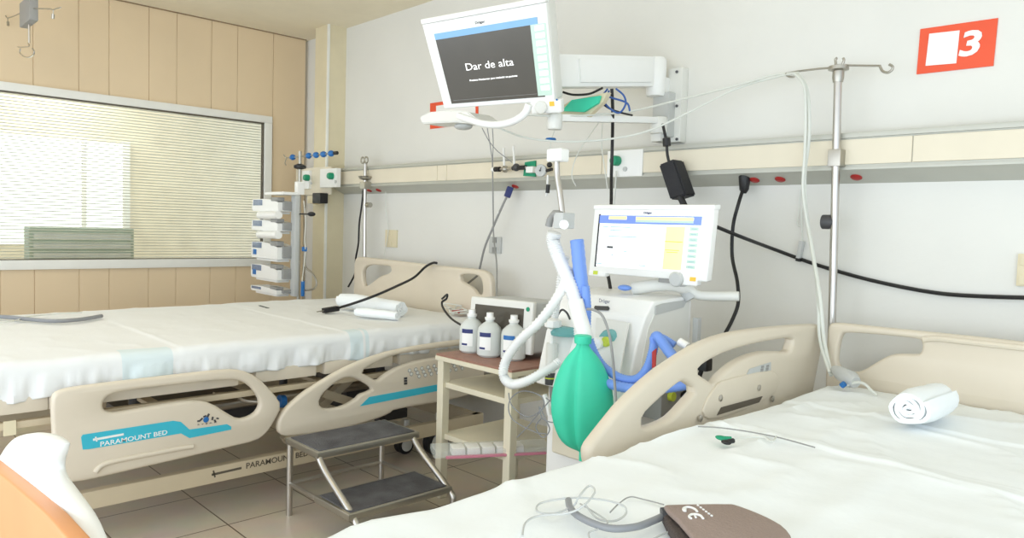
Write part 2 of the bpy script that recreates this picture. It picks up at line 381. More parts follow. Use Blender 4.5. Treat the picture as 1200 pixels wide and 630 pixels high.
# ------------------------------------------------------------------ beds
def smooth_outline(pts, X):
    return [(P(a, b_, X=X).y, P(a, b_, X=X).z) for a, b_ in pts]
def text_on_x(mb, body, pa, pb, X, hpx, bold=0):
    """lettering on a plane facing +X, running along +Y from pixel pa to pb"""
    A, B = P(*pa, X=X), P(*pb, X=X); L = (B - A).length; e = (B - A).normalized()
    cu = bpy.data.curves.new('c', 'FONT'); cu.body = body; cu.size = 1; o = bpy.data.objects.new('c', cu)
    me = bpy.data.meshes.new_from_object(o); wd = max(v.co.x for v in me.vertices); bpy.data.objects.remove(o); bpy.data.meshes.remove(me)
    H_ = hpx
    mb.text(body, 1, lambda u, v, w_: V(X + w_ * .0015, A.y + e.y * u * L / wd, A.z + e.z * u * L / wd + v * H_ / .7), 1, bold)
def sheet(name, label, xn, xf, y0, y1, zt, hem, seed, mt='sheet', rad=.05, wr=.006, bulge=0, steps=(), drape=1.0):
    """a sheet draped over a mattress; near side at xn (towards +X), far side xf"""
    bm = bmesh.new(); NY = 280
    prof = []
    def side(x, s_):
        k = 12; q = [(x + s_ * .006 * math.sin(i / k * 3), hem + (zt - rad - hem) * i / k, i / k) for i in range(k)]
        for j in range(7):
            t2 = j / 6 * math.pi / 2; q.append((x - s_ * rad * (1 - math.cos(t2)), zt - rad + rad * math.sin(t2), 1))
        return q
    A = side(xn, 1); B = side(xf, -1)[::-1]; nt = 46
    top = [(A[-1][0] + (B[0][0] - A[-1][0]) * i / nt, zt, 2) for i in range(1, nt)]
    prof = A + top + B; rows = []
    for j in range(NY + 1):
        yy = y0 + (y1 - y0) * j / NY; row = []
        for (x, z_, k) in prof:
            n1 = noise.noise(V(yy * 3.1, x * 2.2, seed)); n2 = noise.noise(V(yy * 9, x * 3 + z_ * 2, seed + 5)); n3 = noise.noise(V(yy * 2.0 + x * 5, x * 14, seed + 9))
            rg = (1 - abs(noise.noise(V(yy * 2.2 + x * 1.4, yy * 1.1 - x * 4.2, seed + 3)))) ** 10
            if k == 2 or k == 1:
                p = V(x, yy, z_ + wr * (n1 * .8 + n2 * .35 + n3 * .3) + rg * wr * 1.0)
            else:
                s_ = 1 if x > (xn + xf) / 2 else -1; f_ = 1 - k
                fold = .8 * noise.noise(V(yy * 7 + z_ * 3, z_ * 1.2, seed + 2)) + .6 * noise.noise(V(yy * 17 - z_ * 5, z_ * 3, seed + 4)) + .35 * noise.noise(V(yy * 34, z_ * 4, seed + 8))
                p = V(x + s_ * (.030 * drape * fold * f_ + .005 * drape * fold), yy, z_ + f_ * (.035 * noise.noise(V(yy * 2.6, 0, seed + 7)) + .006 * noise.noise(V(yy * 9, 0, seed + 7))))
            for (ys_, hs_) in steps:
                if k: p.z += hs_ * (1 / (1 + math.exp(-(yy + .03 * noise.noise(V(x * 1.5, 0, ys_)) - ys_) / .004)) - .5) + abs(hs_) * .6 * math.exp(-((yy - ys_) / .012) ** 2)
            if bulge: p.z += bulge * max(0, min(1, (yy - y1 + .9) / .9)) ** 2 * 1.0 if k else 0
            row.append(bm.verts.new(p))
        rows.append(row)
    for A_, B_ in zip(rows, rows[1:]):
        for k in range(len(A_) - 1): bm.faces.new((A_[k], A_[k + 1], B_[k + 1], B_[k]))
    # head and foot ends hang down a little
    for row, yy, s_ in ((rows[0], y0, -1), (rows[-1], y1, 1)):
        top_ = row[8:-8]; prev = top_
        for st in range(1, 4):
            cur = [bm.verts.new(v.co + V(0, s_ * .008 * st, -.035 * st)) for v in top_]
            for k in range(len(top_) - 1): bm.faces.new((prev[k], prev[k + 1], cur[k + 1], cur[k]))
            prev = cur
    mb_ = MB(); mb_.bm.free(); mb_.bm = bm
    o = mb_.build(name, mt); tag(o, label, 'bed sheet', None); md = o.modifiers.new('thick', 'SOLIDIFY'); md.thickness = .003; md.offset = 1
    return o

# sheet with pale blue woven bands for the left bed
def banded(name, bands, base=(238, 240, 240), band=(222, 235, 238)):
    m_ = mat(name, base, .85, var=.008, bump=.15, bscale=18); t_ = m_.node_tree
    b_ = t_.nodes['Principled BSDF']; src = b_.inputs['Base Color'].links[0].from_socket
    tc_ = t_.nodes.new('ShaderNodeTexCoord'); sp = t_.nodes.new('ShaderNodeSeparateXYZ'); t_.links.new(tc_.outputs['Object'], sp.inputs[0])
    prev = src
    for (c0, c1) in bands:
        g1 = t_.nodes.new('ShaderNodeMath'); g1.operation = 'GREATER_THAN'; g1.inputs[1].default_value = c0; t_.links.new(sp.outputs['Y'], g1.inputs[0])
        g2 = t_.nodes.new('ShaderNodeMath'); g2.operation = 'LESS_THAN'; g2.inputs[1].default_value = c1; t_.links.new(sp.outputs['Y'], g2.inputs[0])
        g4 = t_.nodes.new('ShaderNodeMath'); g4.operation = 'GREATER_THAN'; g4.inputs[1].default_value = BN - .10; t_.links.new(sp.outputs['X'], g4.inputs[0])
        g5 = t_.nodes.new('ShaderNodeMath'); g5.operation = 'MULTIPLY'; t_.links.new(g1.outputs[0], g5.inputs[0]); t_.links.new(g4.outputs[0], g5.inputs[1])
        g3 = t_.nodes.new('ShaderNodeMath'); g3.operation = 'MULTIPLY'; t_.links.new(g5.outputs[0], g3.inputs[0]); t_.links.new(g2.outputs[0], g3.inputs[1])
        mx_ = t_.nodes.new('ShaderNodeMix'); mx_.data_type = 'RGBA'; t_.links.new(g3.outputs[0], mx_.inputs[0]); t_.links.new(prev, mx_.inputs[6])
        mx_.inputs[7].default_value = (lin(band[0]), lin(band[1]), lin(band[2]), 1); prev = mx_.outputs[2]
    t_.links.new(prev, b_.inputs['Base Color']); return m_

# ---- left bed
BN, BF, BH = -3.70, -5.50, 3.39            # near side, far side, headboard plane
lb = thing('hospital_bed', 'cream hospital bed along the window side with cyan-striped side rails lowered', 'bed', (-4.6, 1.8, 0))
def headboard(parent, y, outer, holes, th=.045, mirror=None):
    f = lambda u, v, w_: V(u, y + w_, v)
    return MB().plate(outer, holes, f, th, .014, 2).build('headboard', 'bed', parent)
def yo(pts, Y): return [(P(a, b_, Y=Y).x, P(a, b_, Y=Y).z) for a, b_ in pts]
out = yo([(417, 340), (417, 318), (418, 304), (421, 300.6), (428, 301), (457, 304.3), (514, 311), (562, 315), (573, 318), (578, 325), (579, 346)], BH)
zb = .62; out = [(out[0][0], zb)] + out + [(out[-1][0] + .005, zb)]
h1 = yo([(426.7, 309.5), (457, 311), (461, 313), (460.5, 319.5), (447.6, 323), (432, 336), (427, 333)], BH)
h2 = yo([(541, 320.5), (563.8, 322), (567.5, 330), (568.6, 344.8), (561, 345), (556, 337), (546, 331.4), (541.5, 328)], BH)
headboard(lb, BH, out, [h1, h2])
RXP = BN + .075
def rail_plate(parent, outer, holes, X, th=.045, bev=.016, sm=1, fix_bottom=None):
    o_ = smooth_outline(outer, X)
    return MB().plate(o_, [smooth_outline(h, X) for h in holes], lambda u, v, w_: V(X + w_, u, v), th, bev, sm).build('side_rail', 'bed', parent)
foot_o = [(59, 476), (60, 463), (67, 457), (83, 453), (130, 447), (200, 439), (262, 432), (283, 433), (300, 441), (320, 460), (329, 475), (320, 493), (310, 508), (298, 516), (267, 523), (213, 536), (173, 545), (127, 555.5), (100, 561.7), (77, 564.5), (66, 558), (62, 530), (60, 500)]
foot_h = [(119, 476), (120, 468), (127, 461.5), (143, 457), (200, 450.5), (267, 443.3), (284, 446), (297, 457), (304, 471), (300, 481), (292, 487), (278, 490.5), (266, 484), (247, 471.7), (230, 468), (207, 470), (160, 478), (133, 482.7), (123, 481)]
fr_ = rail_plate(lb, foot_o, [foot_h], RXP)
head_o = [(323.5, 500), (325, 490), (333, 478), (346, 466), (360, 455), (399, 431.6), (427, 419.5), (459, 409.6), (500, 402.5), (538, 397.5), (566, 394), (566, 452), (552, 461), (522, 469), (460, 479), (455, 484), (440, 490), (403, 501), (345, 510), (331, 510), (325, 506)]
head_h1 = [(371.5, 472), (376, 461), (388, 450), (400, 442.5), (411, 441), (424, 447), (436, 455), (428, 459), (421, 461), (415, 467.6), (400, 475.5), (388, 477.5), (377, 478)]
head_h2 = [(420.5, 435), (438, 424.4), (459.6, 415.5), (500, 409), (545, 403.3), (552, 404), (552, 410), (545, 413), (519, 417), (489, 421.3), (467.7, 428), (449, 438), (440.7, 446), (430, 440)]
hr_ = rail_plate(lb, head_o, [head_h1, head_h2], RXP)
XD = RXP + .0235
mb = MB().plate(smooth_outline([(95, 512), (97, 509), (203, 492.7), (212, 494), (222, 503), (266, 496.7), (271, 499.5), (271, 503), (222, 513), (212, 507.5), (104, 526), (97, 526.5)], XD), [], lambda u, v, w_: V(XD + w_, u, v), .002)
st = mb.build('decal_stripe', 'teal', fr_, 'cyan stripe with white lettering')
mb = MB(); text_on_x(mb, 'PARAMOUNT BED', (117, 523), (196, 508.5), XD + .0015, .021, 0.01)
mb.beam(P(109, 515, X=XD + .001), P(145, 508.5, X=XD + .001), .001, .010); mb.beam(P(112, 511.5, X=XD + .001), P(113.5, 517, X=XD + .001), .001, .006); mb.build('lettering', 'white', st)
mb = MB()                                   # cluster of small marks above the stripe
rr = random.Random(3)
for i, (a, b2, s_) in enumerate(((233, 493, .008), (236, 491, .008), (249, 490, .009), (252, 493, .008), (255, 490, .007), (240, 487.5, .008), (244, 486.5, .01))):
    c = P(a, b2, X=XD); mb.boxm(Matrix.Translation(c) @ Matrix.Rotation(i * .7, 4, 'X') @ Matrix.Diagonal((.002, s_ * 1.8, s_, 1)), .0)
mb.build('emblem_marks', 'darkgrey', fr_, 'small printed emblem')
MB().ball(P(241.5, 491.5, X=XD), .014, (.15, 1, 1)).build('emblem_dot', 'bluep', fr_)
mb = MB(); text_on_x(mb, '5 Y E A R', (231, 498.2), (254, 495), XD, .006); mb.build('emblem_text', 'darkgrey', fr_)
lip = MB().tube(spl(px([(112, 553), (118, 546), (132, 540.5), (180, 531), (214, 524.5), (226, 523)], X=XD), 5), .012, 10).build('grip_ridge', 'bed', fr_)
mb = MB().plate(smooth_outline([(421.9, 475.7), (432.6, 464.9), (521, 448.7), (548, 443.5), (548, 451), (521, 456.2)], XD), [], lambda u, v, w_: V(XD + w_, u, v), .002)
mb.build('decal_stripe', 'teal', hr_, 'cyan stripe')
mb = MB()
kp_ = []; c0 = P(486, 434, X=XD); c1 = P(556, 421, X=XD)
for i in range(9):
    for j in range(3):
        if i == 0 and j == 2: continue
        p = P(480 + i * 7.2 + j * 2, 434 - i * 1.35 + j * 4.0, X=XD); kp_.append(p); mb.lathe(p, [(.0125, 0), (.0125, .0012)], 14, (1, 0, 0))
k_ = mb.build('control_keypad', 'grey', hr_, 'grid of round control buttons')
for p in kp_: MB().lathe(p + V(.0012, 0, 0), [(.009, 0), (.009, .002), (.006, .003)], 12, (1, 0, 0)).build('button', 'offwhite', k_)
mb = MB()
for j in range(3): mb.box(P(473.5, 442 + j * 3, X=XD), P(477, 444 + j * 3, X=XD) + V(.002, 0, 0))
mb.build('indicator_light', 'darkgrey', hr_)
# deck, frame and base
mb = MB()
for (a, b2, c, d2) in ((-60, 57, 470, 484), (57, 280, 455, 466), (300, 371, 437, 446), (380, 460, 424, 434), (468, 552, 408, 417)):
    z1, z0 = .715, .645; ya, yb = P(a, 450, X=BN).y, P(b2, 440, X=BN).y
    mb.box((BN - .06, ya, z0), (BN + .0, yb, z1), .012)
mb.build('mattress_deck_edge', 'bed', lb)
MB().box((BF + .05, .15, .655), (BN - .03, 3.33, .70), .005).build('mattress_deck', 'bedmetal', lb)
MB().box((BF + .02, .12, .70), (BN + .005 - .03, 3.34, .85), .05, 4).build('mattress', 'offwhite', lb)
mb = MB().box((BN - .05, .0, .58), (BN - .01, 3.2, .61), .004).box((BF + .01, .0, .58), (BF + .05, 3.2, .61), .004)
for y_ in (.3, 1.2, 2.1, 3.0): mb.box((BF + .05, y_, .585), (BN - .05, y_ + .05, .605))
mb.build('upper_frame', 'bedmetal', lb)
bx = BN + .02
zb0, zb1 = P(333, 548, X=bx).z, P(333, 530.5, X=bx).z
mb = MB().box((bx - .05, -.1, zb0), (bx, 3.3, zb1), .004).box((BF, -.1, zb0), (BF + .05, 3.3, zb1), .004)
mb.box((BF, -.1, zb0), (bx, -.05, zb1)).box((BF + .04, 3.22, zb0), (bx, 3.28, zb1)); bs = mb.build('base_frame', 'bedmetal', lb)
mb = MB(); text_on_x(mb, 'PARAMOUNT BED', (288, 549), (361, 533.5), bx + .0015, .03, .005)
mb.beam(P(248, 556, X=bx), P(283, 548, X=bx), .001, .012); mb.beam(P(250, 551, X=bx), P(252, 559, X=bx), .001, .008); mb.build('lettering', 'deckdark', bs, 'dark printed maker lettering')
mb = MB()                                   # lifting struts
for y_ in (.9, 2.35):
    for x_ in (BN - .25, BF + .25):
        MB().beam((x_, y_ - .35, zb1 - .02), (x_, y_ + .15, .60), .05, .05).build('lift_strut', 'bedmetal', lb); MB().cyl((x_, y_ + .3, .25), (x_, y_ + .3, .6), .03).build('lift_column', 'darkgrey', lb)
MB().beam((BN - .12, 2.15, .27), (BN - .12, 2.75, .5), .03, .05).build('brace', 'deckdark', lb); MB().beam((BN - .16, 2.75, .27), (BN - .16, 2.2, .5), .03, .05).build('brace', 'bedmetal', lb)
MB().box((BN - .1, 2.55, .30), (BN - .04, 2.72, .36), .01).build('brake_box', 'black', lb)
mb = MB().tube(spl([P(250, 462, X=BN - .1), P(275, 462, X=BN - .1), P(290, 470, X=BN - .1), P(345, 472, X=BN - .1)], 5), .012).cyl((BN - .3, 1.0, .48), (BN - .3, 2.6, .48), .03)
mb.build('linkage_rod', 'chrome', lb)
MB().cyl(P(327, 470, X=BN - .1), P(333, 470, X=BN - .1), .035).build('linkage_hub', 'bluep', lb, 'blue joint')
MB().box((BN - .75, 1.2, .3), (BN - .35, 1.9, .48), .02).build('motor_housing', 'darkgrey', lb); MB().box((BN - .8, 2.5, .3), (BN - .4, 2.9, .5), .02).build('motor_housing', 'darkgrey', lb)
a, b2 = P(3, 493, X=BN - .02), P(18, 508, X=BN - .02)
MB().box((BN - .009, a.y, b2.z), (BN - .002, b2.y, a.z)).build('tag', 'cream_panel', lb, 'small pale yellow tag under the foot end')
bpy.data.materials  # (yellow tag is pale)
def caster(parent, x, y, r=.085):
    c = MB().lathe((x, y - .02, r), [(r * .72, -.012), (r, -.008), (r, .048), (r * .72, .052)], 28, (1, 0, 0)).build('caster', 'black', parent)
    MB().lathe((x + .022, y - .02, r), [(r * .3, -.04), (r * .66, -.036), (r * .66, .036), (r * .3, .04)], 24, (1, 0, 0)).build('wheel_disc', 'offwhite', c)
    MB().box((x - .03, y - .06, r * 1.6), (x + .07, y + .06, r * 1.6 + .06), .02).tube([(x + .02, y, r * 1.9), (x + .02, y, r * 2 + .1)], .02).build('fork', 'offwhite', c)
q_ = P(513, 531, Z=0); caster(lb, q_.x - .02, q_.y); q_ = P(474, 529, Z=0); caster(lb, q_.x, q_.y, .06); caster(lb, BF + .05, 3.0); caster(lb, BN - .02, .35); caster(lb, BF + .05, .35)
M['band'] = banded('white_sheet_with_blue_bands', [(P(143, 430, X=BN).y, P(203, 425, X=BN).y), (P(410, 400, X=BN).y, P(425, 400, X=BN).y), (P(428, 400, X=BN).y, P(432, 400, X=BN).y)])
sheet('bed_sheet', 'white sheet with pale blue bands tucked over the left bed mattress', BN, BF, .10, 3.33, .865, .705, 3, 'band', wr=.005, drape=1.15, steps=[(P(215, 400, X=BN).y, .004), (P(410, 380, X=BN).y, .004)])
# teal band of stitching is part of the sheet pattern

# ---- right bed
XN, XF = -1.375, .32; YH = 3.35; ZT = .85
rb = thing('hospital_bed', 'cream hospital bed in the right foreground with head rail raised', 'bed', (-.55, 1.8, 0))
out = yo([(969.5, 470), (970, 420), (971.5, 384), (975, 378), (984, 377.5), (1030, 382.5), (1080, 387.5), (1140, 393.5), (1200, 400)], YH)
xr = XF + .02; mid = (out[2][0] + xr) / 2
right = [(2 * mid - u, v) for u, v in out[1:6]][::-1]
out = [(out[0][0], .6)] + out[1:] + right + [(2 * mid - out[0][0], .6)]
h1 = yo([(982, 426), (984, 405), (988, 391), (993, 388.8), (1030, 391.3), (1078, 396), (1082.5, 400), (1082, 411), (1077, 415), (1050, 413.5), (1036, 419), (1008, 437), (990, 433)], YH)
h2 = [(2 * mid - u, v) for u, v in h1]
hb = headboard(rb, YH, out, [h1, h2])
ridge_ = [P(*c, Y=YH - .028) for c in ((1082, 397.5), (1100, 396.5), (1140, 401), (1200, 407.5), (1260, 413))]
MB().tube(spl(ridge_, 4), .012, 8).build('edge_ridge', 'bed', hb)
XR = -1.485
ho = [(684, 533), (686, 521), (696, 507.6), (710, 490), (726, 470), (761, 437.4), (788, 418.6), (815, 402), (842, 391.6), (869, 386), (905, 382), (940, 379.5), (957, 379), (961.5, 383.5), (958, 405), (950, 445.5), (945.7, 470), (935, 490), (880, 500), (830, 520), (780, 535), (745, 552), (700, 560), (688, 552)]
hh1 = [(746.5, 497), (747, 486), (761, 472), (788, 448), (797, 445), (812, 455.5), (799, 470), (789, 481), (779, 490), (761, 497.5), (750, 499)]
hh2 = [(810, 434.7), (820, 424), (847, 410.5), (882, 401), (918, 395), (924, 396.5), (924, 401), (920, 411.8), (906, 411), (885, 411.5), (861, 421), (842, 436), (832, 449), (822, 443)]
rr_ = rail_plate(rb, ho, [hh1, hh2], XR, .05, .018)
XI = XR + .027
mb = MB().plate(smooth_outline([(838, 452), (846, 445), (900, 433), (909, 436), (913, 446), (906, 462), (866, 482), (832, 492), (822, 486), (826, 470)], XI), [], lambda u, v, w_: V(XI + w_, u, v), .012, .005, 1)
cv = mb.build('mechanism_cover', 'bed', rr_)
for (a, b2) in ((844, 466), (889, 454), (905, 467), (820.5, 490)):
    MB().lathe(P(a, b2, X=XI + .005), [(.013, 0), (.013, .004), (.006, .007)], 14, (1, 0, 0)).build('screw', 'chrome', cv, 'round metal screw')
sp_ = [P(*c, X=XI + .007) for c in ((840, 486), (889, 471), (893, 464), (845, 477))]
MB().prism(sp_, (.003, 0, 0)).build('slot', 'deckdark', cv, 'dark recessed slot')
MB().prism([P(*c, X=XR + .026) for c in ((872, 444), (878, 432), (903, 424), (903, 437))], (.002, 0, 0)).build('level_display', 'lightgrey', rr_, 'grey printed display panel')
mb = MB()
for i in range(2):
    for j in range(4): mb.box(P(890 + i * 6 + (3 - j) * .6, 428.5 + j * 3.2 - i, X=XR + .027), P(893 + i * 6 + (3 - j) * .6, 430.5 + j * 3.2 - i, X=XR + .027) + V(.002, 0, 0))
mb.build('key', 'grey', rr_)
# body of the right bed
MB().box((XN + .03, .40, .66), (XF - .03, 3.3, .82), .05, 4).build('mattress', 'offwhite', rb)
MB().box((XN + .03, .36, .58), (XF - .03, 3.32, .66), .01).build('mattress_deck', 'bedmetal', rb)
mb = MB().box((XN + .04, .4, .18), (XN + .09, 3.25, .26)).box((XF - .09, .4, .18), (XF - .04, 3.25, .26)).box((XN + .04, .4, .18), (XF - .04, .46, .26)).box((XN + .04, 3.2, .18), (XF - .04, 3.25, .26))
mb.build('base_frame', 'bedmetal', rb)
mb = MB()
for y_ in (.9, 2.5):
    for x_ in (XN + .3, XF - .3): MB().beam((x_, y_ - .3, .24), (x_, y_ + .15, .6), .05, .05).build('lift_strut', 'bedmetal', rb)
for x_, y_ in ((XN + .1, .6), (XF - .15, .6), (XN + .1, 3.0), (XF - .15, 3.0)): caster(rb, x_, y_)
cr = [P(*c, Z=ZT).y for c in ((900, 512), (1100, 552), (1120, 507))]
sheet('bed_sheet', 'white sheet on the right foreground bed beneath the cuff and towel', XF, XN - .006, .42, 3.31, ZT - .004, .62, 11, 'sheet', rad=.055, wr=.013, steps=[(cr[0], .006), (cr[1], -.008), (cr[2], .006)])

# ------------------------------------------------------------------ rolled towels
def towel(label, p0, p1, r, zc, turns=4.1, gap=.012):
    """roll whose axis runs from p0 to p1"""
    p0, p1 = Vector(p0), Vector(p1); ax = (p1 - p0).normalized(); u = V(0, 0, 1); v = ax.cross(u).normalized()
    N = 90; outl = []; inn = []
    for i in range(N + 1):
        a = i / N * turns * math.tau; rad = r * (.14 + .86 * i / N); rad *= 1 + .05 * math.sin(a * 2.3)
        outl.append((rad, a)); inn.append((rad - r * .86 / turns * .93, a))
    mb = MB(); b_ = mb.bm; rows = []
    for k in range(9):
        s_ = k / 8; c = p0.lerp(p1, s_); sc = 1 - .12 * (abs(s_ - .5) * 2) ** 4; row = []
        for (rad, a) in outl + inn[::-1]:
            rad = max(rad, .002); wob = 1 + .09 * noise.noise(V(math.cos(a) * 1.3, math.sin(a) * 1.3, zc * 7 + s_ * 1.2)) + .05 * noise.noise(V(a * .8, s_ * 3, 4))
            q_ = c + (u * math.sin(a) * (.90 if math.sin(a) < 0 else 1) + v * math.cos(a) * 1.05) * rad * sc * wob
            q_ += ax * .006 * noise.noise(V(a * 1.5, s_, rad * 20)) + (u * 1) * .004 * noise.noise(V(a, s_ * 5, 2)); row.append(b_.verts.new(q_))
        rows.append(row)
    n = len(rows[0])
    for A, B in zip(rows, rows[1:]):
        for k in range(n): b_.faces.new((A[k], A[(k + 1) % n], B[(k + 1) % n], B[k]))
    for row in (rows[0], rows[-1]):
        for k in range(N): b_.faces.new((row[k], row[k + 1], row[n - 2 - k], row[n - 1 - k]))
    o = mb.build('rolled_towel', 'sheet', None, ang=50); tag(o, label, 'towel'); return o
c = P(1062, 506, Z=ZT); e_ = P(1098, 490, Z=ZT); towel('white towel rolled up on the right foreground bed', (c.x, c.y, ZT + .078), (e_.x, e_.y, ZT + .074), .074, 1.3)
c = P(392, 363, Z=.87); towel('white rolled towel at the back of the left bed under the black plug lead', (c.x, c.y + .06, .87 + .068), (c.x + .60, c.y + .16, .87 + .06), .064, 0)
c = P(418, 372, Z=.87); towel('small white rolled towel lying before the larger one on the left bed', (c.x, c.y, .87 + .038), (c.x + .3, c.y + .12, .87 + .036), .036, 0)

# ------------------------------------------------------------------ step stool
sx0, sx1, sx2, sy0, sy1 = -3.475, -3.15, -2.83, 1.77, 2.37
stl = thing('step_stool', 'two-step metal foot stool with black rubber treads beside the left bed', 'stool', (-3.15, 2.07, 0))
def tread(x_a, x_b, y_a, y_b, zt):
    f_ = MB().plate([(x_a, y_a), (x_b, y_a), (x_b, y_b), (x_a, y_b)], [], lambda u, v, w_: V(u, v, zt - .017 + w_), .032, .004).build('step', 'steel', stl)
    MB().box((x_a + .018, y_a + .018, zt - .004), (x_b - .018, y_b - .018, zt + .003), .002, 1).build('tread', 'tread', f_, 'worn black rubber tread')
tread(sx0, sx1, sy0, sy1, .4); tread(sx1 + .01, sx2, sy0 - .02, sy1 - .03, .2)
r_ = .016
for y_ in (sy0 + .015, sy1 - .03):
    MB().tube([(sx0 + .02, y_, 0), (sx0 + .02, y_, .37)], r_, 14).build('leg', 'chrome', stl)
    MB().tube(spl([(sx1 - .02, y_ , .375), (sx1 + .06, y_, .31), (sx2 - .02, y_, .175), (sx2 + .012, y_, .12), (sx2 + .015, y_, 0)], 6), r_, 14).build('leg', 'chrome', stl)
    MB().tube(spl([(sx0 + .02, y_, .165), (sx1, y_, .165), (sx2 - .01, y_, .165)], 3), .011, 10).build('crossbar', 'chrome', stl)
MB().tube(spl([(sx0 + .02, sy0 + .015, .165), (sx0 + .02, sy1 - .03, .165)], 3), .011, 10).build('crossbar', 'chrome', stl)

# ------------------------------------------------------------------ cart
cx0, cx1, cy0, cy1 = -3.2, -2.61, 2.52, 3.12; CZ = .8
ct = thing('trolley_cart', 'cream metal trolley with brown top between the two beds', 'cart', (-2.9, 2.8, 0))
for x_, y_ in ((cx0, cy0), (cx1 - .05, cy0), (cx1 - .05, cy1 - .05), (cx0, cy1 - .05)):
    MB().box((x_, y_, .0), (x_ + .05, y_ + .05, CZ - .035), .003, 1).build('leg', 'cart', ct)
MB().box((cx0 - .01, cy0 - .01, CZ - .036), (cx1 + .01, cy1 + .01, CZ - .012), .003).build('top_frame', 'cart', ct)
MB().box((cx0 - .006, cy0 - .006, CZ - .012), (cx1 + .006, cy1 + .006, CZ), .003).build('top', 'brown', ct, 'brown worn top')
for z_ in (.645, .36):
    MB().box((cx0 + .02, cy0 + .02, z_ - .03), (cx1 - .02, cy1 - .02, z_), .004).build('shelf', 'cart', ct)
MB().box((cx0 + .04, cy1 - .04, .66), (cx1 - .04, cy1 - .03, .75)).build('back_panel', 'cart', ct)

def bottle(label, pxx, pyy, hpx_top, capmat):
    p = P(pxx, pyy, Z=CZ); H_ = .225; r = .066
    g_ = thing('saline_bottle', label, 'bottle', (p.x, p.y, CZ), 'plastic saline bottles on the trolley')
    bmb = MB().lathe(p, [(r * .8, 0), (r, .012), (r, .135), (r * .9, .158), (r * .6, .178), (.024, .188), (.022, .2)], 28); bmb.build('body', 'water', g_)
    MB().lathe(p, [(.026, .198), (.028, .204), (.028, .212), (.020, .214), (.019, H_ + .012)], 20).build('cap', 'white', g_)
    v = (CAM - p); v.z = 0; v.normalize(); sd = V(0, 0, 1).cross(v)
    ang0 = math.atan2(v.y, v.x) - .35
    def patch(z0, z1, a0, a1, rr2):
        m_ = MB(); n = 10; b_ = m_.bm; A = [b_.verts.new(p + V(math.cos(ang0 + a0 + (a1 - a0) * i / n) * rr2, math.sin(ang0 + a0 + (a1 - a0) * i / n) * rr2, z0)) for i in range(n + 1)]
        B = [b_.verts.new(a_.co + V(0, 0, z1 - z0)) for a_ in A]
        for i in range(n): b_.faces.new((A[i], A[i + 1], B[i + 1], B[i]))
        return m_
    lb_ = patch(.042, .135, -.55, .45, r + .0008).build('label', 'white', g_)
    patch(.112, .135, -.55, .45, r + .0012).build('label_band', capmat, lb_); patch(.045, .056, -.55, .0, r + .0012).build('label_band', 'navy', lb_)
bottle('leftmost of the three saline bottles, partly behind its neighbour', 552, 412, 0, 'navy')
bottle('middle saline bottle with white and navy label', 573, 417, 0, 'navy')
bottle('rightmost saline bottle with bright blue band on its label', 601, 421, 0, 'bluep')

# small monitor on the cart
def quad(pts, p0, n):
    out = []
    for a, b_ in pts:
        r = d_(a, b_); k = (Vector(p0) - CAM).dot(n) / r.dot(n); out.append(CAM + r * k)
    return out
class QF:
    def __init__(s, pts, p0, n):
        s.n = Vector(n).normalized(); s.c = quad(pts, p0, s.n)
    def __call__(s, u, v, w_=0):
        a, b_, c, d2 = s.c; return a.lerp(b_, u).lerp(d2.lerp(c, u), v) + s.n * w_
    def slab(s, mb, u0, v0, u1, v1, w0, w1, bev=0):
        q = [s(u0, v0, w0), s(u1, v0, w0), s(u1, v1, w0), s(u0, v1, w0)]
        b2 = bmesh.new(); m2 = MB(); m2.bm.free(); m2.bm = b2; m2.prism(q, s.n * (w1 - w0))
        if bev: bmesh.ops.recalc_face_normals(b2, faces=b2.faces[:]); bmesh.ops.bevel(b2, geom=b2.edges[:], offset=bev, segments=3, profile=.6, affect='EDGES')
        return mb.add(b2)
    def text(s, mb, body, u0, v0, u1, hv, w_, bold=0):
        cu = bpy.data.curves.new('c', 'FONT'); cu.body = body; cu.size = 1; o = bpy.data.objects.new('c', cu)
        me = bpy.data.meshes.new_from_object(o); wd = max(v.co.x for v in me.vertices); bpy.data.objects.remove(o); bpy.data.meshes.remove(me)
        return mb.text(body, 1, lambda u, v, k: s(u0 + (u1 - u0) * u / wd, v0 - v * hv / .7, w_ + k * .001), 1, bold)
N0 = V(0, -1, 0)
Q = QF([(552, 347), (625, 354), (621.5, 416.5), (547, 405)], (-2.99, 2.76, .96), N0)
cm = thing('patient_monitor', 'small grey bedside monitor with dark screen standing on the trolley', 'monitor', (-2.95, 2.85, CZ))
mb = MB(); Q.slab(mb, 0, 0, 1, 1, -.03, 0, .01); mb.build('front_frame', 'offwhite', cm)
mb = MB(); Q.slab(mb, .03, .02, .985, .98, -.27, -.028, .012); mb.build('housing', 'lightgrey', cm)
mb = MB(); Q.slab(mb, .09, .14, .87, .88, 0, .002); mb.build('screen', 'dark', cm)
mb = MB(); mb.cyl(Q(.93, .14, 0), Q(.93, .14, .004), .012); mb.build('status_light', 'green', cm)

# plastic packet on lower shelf of the cart
pk = thing('medical_packet', 'clear packet with white and pink contents hanging over the bottom trolley shelf', 'packet', (-2.95, 2.42, .36))
A_ = [P(512, 516, Y=2.40), P(560, 513, Y=2.38), P(634, 514, Y=2.44)]
a, b2 = P(517, 512, Y=2.49), P(640, 529, Y=2.49)
pA, pB = P(506, 528, Z=.385), P(642, 522, Z=.385); dr = (pB - pA); sdv = V(dr.y, -dr.x, 0).normalized()
MB().beam(pA, pB, .15, .035, .012).build('wrapper', 'clear', pk)
for i in range(5):
    MB().beam(pA + dr * (.16 + i * .125), pA + dr * (.27 + i * .125), .09, .04, .008).build('tray_compartment', 'white', pk)
MB().beam(pA + dr * .1 + sdv * .07 - V(0, 0, .014), pA + dr * .95 + sdv * .07 - V(0, 0, .014), .02, .012, .003).build('pink_edge', 'pink', pk)
